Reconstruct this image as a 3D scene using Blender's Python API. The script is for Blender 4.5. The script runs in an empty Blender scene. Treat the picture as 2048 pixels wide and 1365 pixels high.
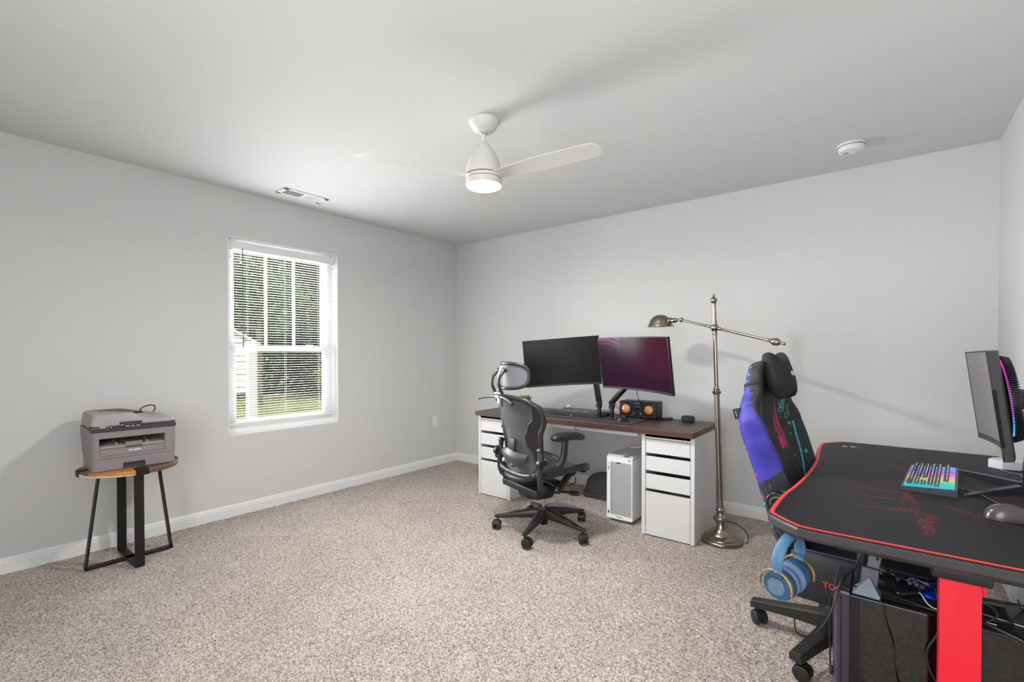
import bpy, bmesh, math, random
import numpy as np
from mathutils import Vector, Matrix, Euler

random.seed(7)
SC = bpy.context.scene
COL = SC.collection
PI = math.pi
R = math.radians

# ------------------------------------------------------------------ camera, sky, lights, exposure
YAW = math.atan((1766 - 1024) / 944.0)
cam_d = bpy.data.cameras.new('camera')
cam = bpy.data.objects.new('camera', cam_d)
COL.objects.link(cam)
cam.location = (0, 0, 1.253)
cam.rotation_euler = (R(90 - 0.64), 0, YAW)
cam_d.sensor_width = 36.0
cam_d.lens = 944.0 / 2048 * 36
cam_d.shift_y = (716.5 - 682.5) / 2048
cam_d.clip_start = 0.02
SC.camera = cam

SC.view_settings.view_transform = 'Standard'
SC.view_settings.look = 'None'
SC.view_settings.gamma = 1.0
SC.view_settings.exposure = 0.07
SC.view_settings.use_curve_mapping = False

world = bpy.data.worlds.new('sky')
SC.world = world
world.use_nodes = True
wn = world.node_tree
wn.nodes.clear()
wo = wn.nodes.new('ShaderNodeOutputWorld')
wb = wn.nodes.new('ShaderNodeBackground')
wsky = wn.nodes.new('ShaderNodeTexSky')
wsky.sky_type = 'HOSEK_WILKIE'
wsky.turbidity = 6.0
wsky.ground_albedo = 0.4
wsky.sun_direction = (0.45, -0.3, 0.85)
whs = wn.nodes.new('ShaderNodeHueSaturation')
whs.inputs['Saturation'].default_value = 0.15
wn.links.new(wsky.outputs[0], whs.inputs['Color'])
wn.links.new(whs.outputs[0], wb.inputs[0])
wb.inputs[1].default_value = 3.6
wn.links.new(wb.outputs[0], wo.inputs[0])

def light(name, kind, loc, rot, energy, color=(1, 1, 1), **kw):
    d = bpy.data.lights.new(name, kind)
    d.energy = energy
    d.color = color
    for k, v in kw.items():
        setattr(d, k, v)
    o = bpy.data.objects.new(name, d)
    COL.objects.link(o)
    o.location = loc
    o.rotation_euler = rot
    return o

# sun over the garden (shines onto lawn and trees, away from this window)
light('sun', 'SUN', (0, 0, 8), Euler((R(38), R(24), 0)), 3.0, (1, .96, .9), angle=R(2))
# daylight through the window in the left wall
light('window_daylight', 'AREA', (-4.16, 1.95, 1.42), Euler((0, R(-90), 0)), 54, (.985, .99, 1),
      shape='RECTANGLE', size=1.5, size_y=.95, spread=R(150))
# lamp added inside the blind for the daylight its slats turn up
light('blind_glow', 'AREA', (-3.86, 1.95, 1.40), Euler((0, R(-90), 0)), 18, (.985, .99, 1),
      shape='RECTANGLE', size=1.45, size_y=.88)
light('right_wall_fill', 'AREA', (-3.87, 1.95, 1.40), Euler((0, R(-90), 0)), 12, (.985, .99, 1),
      shape='RECTANGLE', size=1.45, size_y=.88, spread=R(70))  # narrow fill lamp added at the window to brighten the right wall
# soft fill lamp added behind the camera; the front wall is closed
light('rear_fill', 'AREA', (-.35, -1.12, 1.45), Euler((R(90), 0, 0)), 63, (.98, .99, 1),
      shape='RECTANGLE', size=1.6, size_y=1.7)

# ------------------------------------------------------------------ materials
def lin(v):
    v = v / 255.0
    return v / 12.92 if v <= .04045 else ((v + .055) / 1.055) ** 2.4

def rgb(r, g, b):
    return (lin(r), lin(g), lin(b), 1.0)

MATS = {}

def mat(name, col, rough=.5, metal=0.0, noise=None, bump=None, emit=None, spec=None, coat=0, alpha=1.0,
        trans=0, ior=None, sheen=0):
    if name in MATS:
        return MATS[name]
    m = bpy.data.materials.new(name)
    m.use_nodes = True
    nt = m.node_tree
    b = nt.nodes['Principled BSDF']
    b.inputs['Base Color'].default_value = col
    b.inputs['Roughness'].default_value = rough
    b.inputs['Metallic'].default_value = metal
    if spec is not None:
        b.inputs['Specular IOR Level'].default_value = spec
    if coat:
        b.inputs['Coat Weight'].default_value = coat
        b.inputs['Coat Roughness'].default_value = .08
    if trans:
        b.inputs['Transmission Weight'].default_value = trans
    if ior:
        b.inputs['IOR'].default_value = ior
    if sheen:
        b.inputs['Sheen Weight'].default_value = sheen
    b.inputs['Alpha'].default_value = alpha
    tc = nt.nodes.new('ShaderNodeTexCoord')
    if noise:                                   # (colour 2, scale, detail, lo, hi)
        n = nt.nodes.new('ShaderNodeTexNoise')
        n.inputs['Scale'].default_value = noise[1]
        n.inputs['Detail'].default_value = noise[2]
        nt.links.new(tc.outputs['Object'], n.inputs['Vector'])
        r = nt.nodes.new('ShaderNodeValToRGB')
        r.color_ramp.elements[0].position = noise[3]
        r.color_ramp.elements[1].position = noise[4]
        r.color_ramp.elements[0].color = col
        r.color_ramp.elements[1].color = noise[0]
        nt.links.new(n.outputs['Fac'], r.inputs['Fac'])
        nt.links.new(r.outputs['Color'], b.inputs['Base Color'])
    if bump:                                    # (scale, strength, distance)
        n2 = nt.nodes.new('ShaderNodeTexNoise')
        n2.inputs['Scale'].default_value = bump[0]
        n2.inputs['Detail'].default_value = 3
        nt.links.new(tc.outputs['Object'], n2.inputs['Vector'])
        bp = nt.nodes.new('ShaderNodeBump')
        bp.inputs['Strength'].default_value = bump[1]
        bp.inputs['Distance'].default_value = bump[2]
        nt.links.new(n2.outputs['Fac'], bp.inputs['Height'])
        nt.links.new(bp.outputs['Normal'], b.inputs['Normal'])
    if emit:                                    # (colour, strength)
        b.inputs['Emission Color'].default_value = emit[0]
        b.inputs['Emission Strength'].default_value = emit[1]
    MATS[name] = m
    return m

def node_mat(name):
    m = bpy.data.materials.new(name)
    m.use_nodes = True
    nt = m.node_tree
    MATS[name] = m
    return m, nt, nt.nodes['Principled BSDF'], nt.nodes, nt.links

def attr_mat(name, rough=.7, bump=None, emit=False, sheen=0):
    """material whose colour comes from the mesh's own dye pattern (point attribute)"""
    m, nt, b, N, L = node_mat(name)
    a = N.new('ShaderNodeAttribute')
    a.attribute_name = 'dye'
    L.new(a.outputs['Color'], b.inputs['Base Color'])
    b.inputs['Roughness'].default_value = rough
    if sheen:
        b.inputs['Sheen Weight'].default_value = sheen
    if emit:
        L.new(a.outputs['Color'], b.inputs['Emission Color'])
        b.inputs['Emission Strength'].default_value = emit
    if bump:
        tc = N.new('ShaderNodeTexCoord')
        n2 = N.new('ShaderNodeTexNoise')
        n2.inputs['Scale'].default_value = bump[0]
        L.new(tc.outputs['Object'], n2.inputs['Vector'])
        bp = N.new('ShaderNodeBump')
        bp.inputs['Strength'].default_value = bump[1]
        bp.inputs['Distance'].default_value = bump[2]
        L.new(n2.outputs['Fac'], bp.inputs['Height'])
        L.new(bp.outputs['Normal'], b.inputs['Normal'])
    return m

# ------------------------------------------------------------------ mesh helper
class MB:
    def __init__(s):
        s.bm = bmesh.new()
        s.mi = 0

    def _fin(s, verts, M):
        if M is not None:
            for v in verts:
                v.co = M @ v.co
        if s.mi:
            fs = set()
            for v in verts:
                fs.update(v.link_faces)
            for f in fs:
                f.material_index = s.mi
        return verts

    def box(s, c, size, rot=None, bev=0, seg=2):
        r = bmesh.ops.create_cube(s.bm, size=1.0)
        vs = r['verts']
        for v in vs:
            v.co = Vector((v.co.x * size[0], v.co.y * size[1], v.co.z * size[2]))
        if bev:
            es = set()
            for v in vs:
                es.update(v.link_edges)
            rr = bmesh.ops.bevel(s.bm, geom=list(es), offset=bev, segments=seg, affect='EDGES', profile=.5)
            vs = list({v for f in rr['faces'] for v in f.verts} | {v for v in vs if v.is_valid})
        M = Matrix.Translation(Vector(c))
        if rot is not None:
            M = M @ (rot.to_4x4() if not isinstance(rot, (tuple, list)) else Euler(rot).to_matrix().to_4x4())
        return s._fin(vs, M)

    def bar(s, p0, p1, w, h, up=(0, 0, 1), bev=0):
        """box of section w x h running from p0 to p1"""
        p0, p1 = Vector(p0), Vector(p1)
        d = (p1 - p0)
        L = d.length
        z = d.normalized()
        u = Vector(up)
        x = u.cross(z)
        if x.length < 1e-4:
            x = Vector((1, 0, 0)).cross(z)
        x.normalize()
        y = z.cross(x)
        M = Matrix((x, y, z)).transposed()
        return s.box((p0 + p1) / 2, (w, h, L), rot=M, bev=bev)

    def ring_loft(s, rings, close=False, caps=True):
        """rings: list of lists of points with equal count"""
        vr = [[s.bm.verts.new(Vector(p)) for p in ring] for ring in rings]
        n = len(vr[0])
        m = len(vr)
        for i in range(m if close else m - 1):
            a, b = vr[i], vr[(i + 1) % m]
            for j in range(n):
                try:
                    f = s.bm.faces.new((a[j], a[(j + 1) % n], b[(j + 1) % n], b[j]))
                    f.material_index = s.mi
                except ValueError:
                    pass
        if caps and not close:
            for ring, rev in ((vr[0], True), (vr[-1], False)):
                try:
                    f = s.bm.faces.new(list(reversed(ring)) if rev else ring)
                    f.material_index = s.mi
                except ValueError:
                    pass
        return [v for r_ in vr for v in r_]

    def cyl(s, p0, p1, r0, r1=None, n=24, caps=True):
        p0, p1 = Vector(p0), Vector(p1)
        r1 = r0 if r1 is None else r1
        z = (p1 - p0).normalized()
        x = z.orthogonal().normalized()
        y = z.cross(x)
        rings = []
        for p, r_ in ((p0, r0), (p1, r1)):
            rings.append([p + (x * math.cos(2 * PI * k / n) + y * math.sin(2 * PI * k / n)) * r_ for k in range(n)])
        return s.ring_loft(rings, caps=caps)

    def disc_cyl(s, p0, p1, r, bev, n=32):
        """cylinder with rounded rims"""
        p0, p1 = Vector(p0), Vector(p1)
        L = (p1 - p0).length
        prof = [(0.0001, 0)]
        for k in range(4):
            a = k / 3 * PI / 2
            prof.append((r - bev + bev * math.sin(a), bev - bev * math.cos(a)))
        for k in range(4):
            a = k / 3 * PI / 2
            prof.append((r - bev + bev * math.cos(a), L - bev + bev * math.sin(a)))
        prof.append((0.0001, L))
        return s.lathe(prof, p0, (p1 - p0), n)

    def lathe(s, prof, origin=(0, 0, 0), axis=(0, 0, 1), n=40, a0=0, a1=None):
        o = Vector(origin)
        z = Vector(axis).normalized()
        x = z.orthogonal().normalized()
        if abs(z.z) > .99:
            x = Vector((1, 0, 0))
        y = z.cross(x)
        full = a1 is None
        cnt = n if full else n + 1
        rings = []
        for r_, h in prof:
            r_ = max(r_, 1e-5)
            rings.append([o + z * h + (x * math.cos(t) + y * math.sin(t)) * r_
                          for t in [(2 * PI * k / n if full else a0 + (a1 - a0) * k / n) for k in range(cnt)]])
        vr = [[s.bm.verts.new(p) for p in ring] for ring in rings]
        for i in range(len(vr) - 1):
            for j in range(cnt if full else cnt - 1):
                try:
                    f = s.bm.faces.new((vr[i][j], vr[i][(j + 1) % cnt], vr[i + 1][(j + 1) % cnt], vr[i + 1][j]))
                    f.material_index = s.mi
                except ValueError:
                    pass
        return [v for r_ in vr for v in r_]

    def tube(s, pts, r, n=10, closed=False, up=None, ry=None, caps=True):
        """r: radius or list; ry: second radius (flat section) with 'up' giving its direction"""
        P = [Vector(p) for p in pts]
        m = len(P)
        rs = r if isinstance(r, (list, tuple)) else [r] * m
        rys = ry if isinstance(ry, (list, tuple)) else ([ry] * m if ry else rs)
        rings = []
        prev = None
        for i in range(m):
            if closed:
                t = P[(i + 1) % m] - P[i - 1]
            else:
                t = P[min(i + 1, m - 1)] - P[max(i - 1, 0)]
            t.normalize()
            if up is not None:
                x = Vector(up).cross(t)
                if x.length < 1e-5:
                    x = t.orthogonal()
                x.normalize()
            elif prev is None:
                x = t.orthogonal().normalized()
            else:
                x = prev - t * prev.dot(t)
                if x.length < 1e-6:
                    x = t.orthogonal()
                x.normalize()
            prev = x
            y = t.cross(x)
            rings.append([P[i] + x * (math.cos(2 * PI * k / n) * rs[i]) + y * (math.sin(2 * PI * k / n) * rys[i])
                          for k in range(n)])
        return s.ring_loft(rings, close=closed, caps=caps)

    def prism(s, poly, z0, z1, M=None):
        a = [Vector((p[0], p[1], z0)) for p in poly]
        b = [Vector((p[0], p[1], z1)) for p in poly]
        return s._fin(s.ring_loft([a, b]), M)

    def ell(s, c, r, n=24, rot=None):
        rr = bmesh.ops.create_uvsphere(s.bm, u_segments=n, v_segments=max(8, n // 2), radius=1.0)
        M = Matrix.Translation(Vector(c))
        if rot is not None:
            M = M @ Euler(rot).to_matrix().to_4x4()
        M = M @ Matrix.Diagonal((r[0], r[1], r[2], 1))
        return s._fin(rr['verts'], M)

    def grid(s, fn, nu, nv, closed_u=False):
        V = [[s.bm.verts.new(Vector(fn(i / (nu if closed_u else nu - 1), j / (nv - 1))))
              for i in range(nu)] for j in range(nv)]
        for j in range(nv - 1):
            for i in range(nu if closed_u else nu - 1):
                k = (i + 1) % nu
                f = s.bm.faces.new((V[j][i], V[j][k], V[j + 1][k], V[j + 1][i]))
                f.material_index = s.mi
        return [v for r_ in V for v in r_]

    def quad(s, a, b, c, d):
        vs = [s.bm.verts.new(Vector(p)) for p in (a, b, c, d)]
        f = s.bm.faces.new(vs)
        f.material_index = s.mi
        return vs

    def rbox(s, c, size, rad, h=None, edge=0.0, seg=5, taper=1.0, M=None):
        """block with rounded vertical corners (radius rad) and softened top/bottom edges (edge)"""
        sx, sy, sz = size
        def outline(k, inset):
            pts = []
            hx, hy = sx / 2 * k - inset, sy / 2 * k - inset
            rr = max(rad - inset, .0005)
            for cxs, cys, a in ((1, 1, 0), (-1, 1, 90), (-1, -1, 180), (1, -1, 270)):
                for q in range(seg + 1):
                    t = R(a + 90 * q / seg)
                    pts.append((cxs * (hx - rr) + rr * math.cos(t), cys * (hy - rr) + rr * math.sin(t)))
            return pts
        lev = []
        if edge:
            for q in range(4):
                t = q / 3 * PI / 2
                lev.append((-sz / 2 + edge - edge * math.cos(t), edge - edge * math.sin(t), 1.0))
            for q in range(4):
                t = q / 3 * PI / 2
                lev.append((sz / 2 - edge + edge * math.sin(t), edge - edge * math.cos(t), taper))
        else:
            lev = [(-sz / 2, 0, 1.0), (sz / 2, 0, taper)]
        rings = [[Vector((c[0] + x, c[1] + y, c[2] + z)) for x, y in outline(k, ins)] for z, ins, k in lev]
        return s._fin(s.ring_loft(rings), M)

    def xf(s, vs, M):
        for v in set(vs):
            if v.is_valid:
                v.co = M @ v.co
        return vs

    def build(s, name, m, parent=None, smooth=True, angle=40, label=None):
        bmesh.ops.remove_doubles(s.bm, verts=s.bm.verts, dist=1e-6)
        bmesh.ops.recalc_face_normals(s.bm, faces=s.bm.faces)
        me = bpy.data.meshes.new(name)
        s.bm.to_mesh(me)
        s.bm.free()
        ms = m if isinstance(m, (list, tuple)) else [m]
        for q in ms:
            me.materials.append(q)
        if smooth:
            me.polygons.foreach_set('use_smooth', [True] * len(me.polygons))
            me.set_sharp_from_angle(angle=R(angle))
        o = bpy.data.objects.new(name, me)
        COL.objects.link(o)
        if parent:
            o.parent = parent
        if label:
            o['label'] = label
        return o

def thing(name, label, cat, loc=(0, 0, 0), rot=(0, 0, 0), group=None):
    o = bpy.data.objects.new(name, None)
    o.empty_display_size = .05
    COL.objects.link(o)
    o.location = loc
    o.rotation_euler = rot if isinstance(rot, (tuple, list, Euler)) else (0, 0, rot)
    o['label'] = label
    o['category'] = cat
    if group:
        o['group'] = group
    return o

def tag(o, label, cat, group=None, kind=None):
    o['label'] = label
    o['category'] = cat
    if group:
        o['group'] = group
    if kind:
        o['kind'] = kind
    return o

def struct(o, label=None, cat=None):
    o['kind'] = 'structure'
    if label:
        o['label'] = label
        o['category'] = cat
    return o

def text(name, body, size, M, m, parent, extrude=.0004, bold=0.0, spacing=1.0):
    c = bpy.data.curves.new(name, 'FONT')
    c.body = body
    c.size = size
    c.extrude = extrude
    c.offset = bold
    c.space_character = spacing
    c.align_x = 'CENTER'
    c.align_y = 'CENTER'
    t = bpy.data.objects.new(name, c)
    COL.objects.link(t)
    dg = bpy.context.evaluated_depsgraph_get()
    dg.update()
    me = bpy.data.meshes.new_from_object(t.evaluated_get(dg))
    bpy.data.objects.remove(t)
    me.name = name
    me.transform(M)
    me.materials.clear()
    me.materials.append(m)
    o = bpy.data.objects.new(name, me)
    COL.objects.link(o)
    o.parent = parent
    return o

def dup(o, parent=None, M=None):
    c = o.copy()
    COL.objects.link(c)
    if parent:
        c.parent = parent
    if M is not None:
        c.matrix_local = M
    for ch in [q for q in COL.objects if q.parent == o]:
        dup(ch, c)
    return c

def spline(pts, n=8, closed=False):
    """Catmull-Rom through the points"""
    P = [Vector(p) for p in pts]
    out = []
    m = len(P)
    for i in range(m if closed else m - 1):
        if closed:
            a, b, c, d = P[i - 1], P[i], P[(i + 1) % m], P[(i + 2) % m]
        else:
            a, b, c, d = P[max(i - 1, 0)], P[i], P[i + 1], P[min(i + 2, m - 1)]
        for k in range(n):
            t = k / n
            out.append(.5 * ((2 * b) + (c - a) * t + (2 * a - 5 * b + 4 * c - d) * t * t
                             + (3 * b - a - 3 * c + d) * t ** 3))
    if not closed:
        out.append(P[-1])
    return out

def interp(v, xs, ys):
    return float(np.interp(v, xs, ys))

def smooth_interp(v, xs, ys):
    i = 0
    while i < len(xs) - 2 and v > xs[i + 1]:
        i += 1
    t = max(0, min(1, (v - xs[i]) / (xs[i + 1] - xs[i])))
    t = t * t * (3 - 2 * t)
    return ys[i] + (ys[i + 1] - ys[i]) * t

def dye(o, fn):
    """write the cloth's dye pattern as a point colour attribute; fn(co, index) -> rgb (linear)"""
    me = o.data
    a = me.color_attributes.new('dye', 'FLOAT_COLOR', 'POINT')
    cols = np.ones((len(me.vertices), 4), dtype=np.float32)
    for i, v in enumerate(me.vertices):
        cols[i, :3] = fn(v.co, i)[:3]
    a.data.foreach_set('color', cols.ravel())

# shared materials
WHITE_TRIM = mat('white_trim', rgb(226, 226, 226), .45)
BLACK_PLASTIC = mat('black_plastic', rgb(30, 30, 32), .42)
BLACK_SATIN = mat('black_satin', rgb(22, 22, 24), .3)
BLACK_MATTE = mat('black_matte', rgb(24, 24, 25), .75)
DARK_GREY = mat('dark_grey', rgb(58, 57, 60), .5)
CABLE = mat('cable_black', rgb(22, 22, 24), .45)
WHITE_CABLE = mat('cable_white', rgb(222, 222, 224), .45)
WHITE_PLASTIC = mat('white_plastic', rgb(226, 226, 228), .4)
STEEL = mat('brushed_steel', rgb(168, 166, 164), .35, 1)
HOLE = mat('hole_black', rgb(7, 7, 7), .9)
PRINT_WHITE = mat('print_white', rgb(232, 232, 232), .5)
PRINT_GREY = mat('print_grey', rgb(120, 120, 122), .5)

def cable(name, pts, r, m, label=None, cat='cable', parent=None, n=8, group=None):
    b = MB()
    b.tube(spline(pts, 7), r, n=n)
    o = b.build(name, m, parent)
    if parent is None:
        tag(o, label, cat, group)
    return o
# ------------------------------------------------------------------ the room
XL, XR, YB, YF, H = -3.92, .53, 3.945, -1.2, 2.5
WY0, WY1, WZ0, WZ1 = 1.492, 2.412, .616, 2.144      # window opening in the left wall

WALL = mat('wall_paint', rgb(206, 206, 205), .6, bump=(900, .03, .001))
CEIL = mat('ceiling_paint', rgb(214, 215, 214.5), .75, bump=(700, .04, .001))

# carpet: real pile relief, flecked yarn
cm, cnt_, cb, CN, CL = node_mat('carpet')
tc = CN.new('ShaderNodeTexCoord')
vor = CN.new('ShaderNodeTexVoronoi')
vor.inputs['Scale'].default_value = 215
CL.new(tc.outputs['Object'], vor.inputs['Vector'])
bw = CN.new('ShaderNodeSeparateColor')
CL.new(vor.outputs['Color'], bw.inputs[0])
n1 = CN.new('ShaderNodeTexNoise')
n1.inputs['Scale'].default_value = 120
n1.inputs['Detail'].default_value = 5
n1.inputs['Roughness'].default_value = .75
CL.new(tc.outputs['Object'], n1.inputs['Vector'])
mx = CN.new('ShaderNodeMath')
mx.operation = 'MULTIPLY_ADD'
mx.inputs[1].default_value = .45
CL.new(bw.outputs[0], mx.inputs[0])
mm2 = CN.new('ShaderNodeMath')
mm2.operation = 'MULTIPLY'
mm2.inputs[1].default_value = .62
CL.new(n1.outputs['Fac'], mm2.inputs[0])
CL.new(mm2.outputs[0], mx.inputs[2])
rp = CN.new('ShaderNodeValToRGB')
els = rp.color_ramp.elements
els[0].position = .2
els[0].color = rgb(90, 77, 69)
els[1].position = .82
els[1].color = rgb(219, 212, 207)
e = els.new(.36)
e.color = rgb(132, 118, 108)
e = els.new(.5)
e.color = rgb(170, 157, 148)
e = els.new(.64)
e.color = rgb(192, 182, 175)
CL.new(mx.outputs[0], rp.inputs['Fac'])
# broad traffic / vacuum marks
n3 = CN.new('ShaderNodeTexNoise')
n3.inputs['Scale'].default_value = 2.2
n3.inputs['Detail'].default_value = 2
CL.new(tc.outputs['Object'], n3.inputs['Vector'])
mr = CN.new('ShaderNodeMapRange')
mr.inputs['From Min'].default_value = .3
mr.inputs['From Max'].default_value = .7
mr.inputs['To Min'].default_value = .9
mr.inputs['To Max'].default_value = 1.06
CL.new(n3.outputs['Fac'], mr.inputs['Value'])
mxc = CN.new('ShaderNodeMix')
mxc.data_type = 'RGBA'
mxc.blend_type = 'MULTIPLY'
mxc.inputs['Factor'].default_value = 1
CL.new(rp.outputs['Color'], mxc.inputs['A'])
CL.new(mr.outputs['Result'], mxc.inputs['B'])
CL.new(mxc.outputs['Result'], cb.inputs['Base Color'])
cb.inputs['Roughness'].default_value = .95
cb.inputs['Sheen Weight'].default_value = .15
cb.inputs['Specular IOR Level'].default_value = .1
bpn = CN.new('ShaderNodeBump')
bpn.inputs['Strength'].default_value = .8
bpn.inputs['Distance'].default_value = .006
CL.new(mx.outputs[0], bpn.inputs['Height'])
CL.new(bpn.outputs['Normal'], cb.inputs['Normal'])

def make_floor():
    step = .0075
    nx = int((XR - XL) / step) + 1
    ny = int((YB - YF) / step) + 1
    rng = np.random.default_rng(5)
    xs = np.linspace(XL, XR, nx)
    ys = np.linspace(YF, YB, ny)
    X, Y = np.meshgrid(xs, ys)
    X = X + rng.uniform(-.0025, .0025, X.shape)
    Y = Y + rng.uniform(-.0025, .0025, Y.shape)
    Zr = rng.uniform(0, 1, X.shape)
    Zs = (Zr + np.roll(Zr, 1, 0) + np.roll(Zr, 1, 1) + np.roll(np.roll(Zr, 1, 0), 1, 1)) / 4
    Zh = .55 * Zr + .45 * Zs
    Zh = -.009 + .010 * Zh
    co = np.stack([X, Y, Zh], -1).reshape(-1, 3).astype(np.float32)
    idx = np.arange(nx * ny).reshape(ny, nx)
    q = np.stack([idx[:-1, :-1], idx[:-1, 1:], idx[1:, 1:], idx[1:, :-1]], -1).reshape(-1, 4)
    me = bpy.data.meshes.new('floor')
    me.vertices.add(len(co))
    me.vertices.foreach_set('co', co.ravel())
    me.loops.add(q.size)
    me.loops.foreach_set('vertex_index', q.ravel().astype(np.int32))
    me.polygons.add(len(q))
    me.polygons.foreach_set('loop_start', (np.arange(len(q)) * 4).astype(np.int32))
    me.polygons.foreach_set('loop_total', np.full(len(q), 4, np.int32))
    me.polygons.foreach_set('use_smooth', np.ones(len(q), bool))
    me.update(calc_edges=True)
    me.materials.append(cm)
    o = bpy.data.objects.new('floor', me)
    COL.objects.link(o)
    return struct(o, 'flecked beige carpet covering the whole room', 'floor')

make_floor()

b = MB()
b.box(((XL + XR) / 2, (YB + YF) / 2, H + .06), (XR - XL + .3, YB - YF + .3, .12))
struct(b.build('ceiling', CEIL, smooth=False), 'plain off white ceiling', 'ceiling')

def wall(name, boxes):
    b = MB()
    for c0, c1 in boxes:
        b.box([(p + q) / 2 for p, q in zip(c0, c1)], [abs(q - p) for p, q in zip(c0, c1)])
    return struct(b.build(name, WALL, smooth=False))

T = .16
wall('wall_left', [((XL - T, YF - T, -.05), (XL, WY0, H)), ((XL - T, WY1, -.05), (XL, YB + T, H)),
                   ((XL - T, WY0, -.05), (XL, WY1, WZ0)), ((XL - T, WY0, WZ1), (XL, WY1, H))])
wall('wall_back', [((XL, YB, -.05), (XR, YB + T, H))])
wall('wall_right', [((XR, YF - T, -.05), (XR + T, YB + T, H))])
wall('wall_front', [((XL, YF - T, -.05), (XR, YF, H))])

def baseboard(name, p0, p1, nrm):
    """moulded skirting: profile swept from p0 to p1, nrm points into the room"""
    prof = [(0, -.012), (.015, -.012), (.015, .058), (.012, .066), (.012, .072), (.008, .082), (.005, .087), (0, .087)]
    p0, p1, n = Vector(p0), Vector(p1), Vector(nrm)
    b = MB()
    b.ring_loft([[p + n * d + Vector((0, 0, z)) for d, z in prof] for p in (p0, p1)])
    return struct(b.build(name, WHITE_TRIM, smooth=False), 'white moulded baseboard along the %s wall' % name.split('_')[1], 'baseboard')

baseboard('baseboard_left', (XL, YF, 0), (XL, YB, 0), (1, 0, 0))
baseboard('baseboard_back', (XL, YB, 0), (XR, YB, 0), (0, -1, 0))
baseboard('baseboard_right', (XR, YF, 0), (XR, YB, 0), (-1, 0, 0))
baseboard('baseboard_front', (XL, YF, 0), (XR, YF, 0), (0, 1, 0))

# ------------------------------------------------------------------ window
VINYL = mat('white_vinyl', rgb(236, 237, 238), .35)
RETURN = mat('white_return_paint', rgb(244, 244, 243), .45)
GLASS = bpy.data.materials.new('window_glass')
GLASS.use_nodes = True
gn = GLASS.node_tree
gn.nodes.clear()
go = gn.nodes.new('ShaderNodeOutputMaterial')
gt = gn.nodes.new('ShaderNodeBsdfTransparent')
gg = gn.nodes.new('ShaderNodeBsdfGlossy')
gg.inputs['Roughness'].default_value = .02
gt.inputs['Color'].default_value = (.96, .98, .97, 1)
gm = gn.nodes.new('ShaderNodeMixShader')
gfr = gn.nodes.new('ShaderNodeFresnel')
gfr.inputs['IOR'].default_value = 1.3
gn.links.new(gfr.outputs[0], gm.inputs[0])
gn.links.new(gt.outputs[0], gm.inputs[1])
gn.links.new(gg.outputs[0], gm.inputs[2])
gn.links.new(gm.outputs[0], go.inputs[0])

win = thing('window_1', 'white double hung window in the left wall', 'window', (XL, (WY0 + WY1) / 2, WZ0))
win['kind'] = 'structure'
hw = (WY1 - WY0) / 2
hh = WZ1 - WZ0
b = MB()          # painted returns lining the opening
for sgn in (-1, 1):
    b.box((-.08, sgn * (hw - .003), hh / 2), (.158, .006, hh))
b.box((-.08, 0, .003), (.158, hw * 2, .006))
b.box((-.08, 0, hh - .003), (.158, hw * 2, .006))
b.build('window_return', RETURN, win, smooth=False)
b = MB()          # vinyl frame deep in the opening
fx = -.125
fw = .048
for sgn in (-1, 1):
    b.box((fx, sgn * (hw - .006 - fw / 2), hh / 2), (.065, fw, hh - .012), bev=.003)
b.box((fx, 0, .006 + .03), (.067, 2 * hw - .014, .06), bev=.003)
b.box((fx, 0, hh - .006 - .02), (.067, 2 * hw - .014, .04), bev=.003)
b.box((fx + .02, 0, .075), (.02, 2 * hw - .14, .016), bev=.003)       # sill lip
b.build('window_frame', VINYL, win, smooth=False)
zr = 1.285 - WZ0                        # meeting rail height (local)
def sash(name, z0, z1, x, rail_b, rail_t, stile, munt):
    w2 = hw - .006 - fw + .004
    b = MB()
    for sgn in (-1, 1):
        b.box((x, sgn * (w2 - stile / 2), (z0 + z1) / 2), (.028, stile, z1 - z0), bev=.003)
    b.box((x, 0, z0 + rail_b / 2), (.0305, 2 * w2 - .004, rail_b), bev=.003)
    b.box((x, 0, z1 - rail_t / 2), (.0305, 2 * w2 - .004, rail_t), bev=.003)
    o = b.build(name, VINYL, win, smooth=False)
    if munt:
        for s_ in (-1, 1):
            b = MB()
            b.box((x, s_ * w2 * .29, (z0 + z1) / 2), (.012, .021, z1 - z0 - .03))
            b.build('muntin', VINYL, o, smooth=False)
    b = MB()
    b.box((x, 0, (z0 + z1) / 2), (.005, 2 * w2 - stile, z1 - z0 - .03))
    b.build('glass_pane', GLASS, o, smooth=False)
sash('upper_sash', zr - .02, hh - .045, fx - .014, .045, .035, .04, True)
sash('lower_sash', .06, zr + .025, fx + .018, .045, .045, .042, False)
for s_ in (-.24, .24):
    b = MB()
    b.rbox((fx + .03, s_, zr + .032), (.03, .06, .014), .006, edge=.003)
    b.build('sash_lock', VINYL, win)

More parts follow.
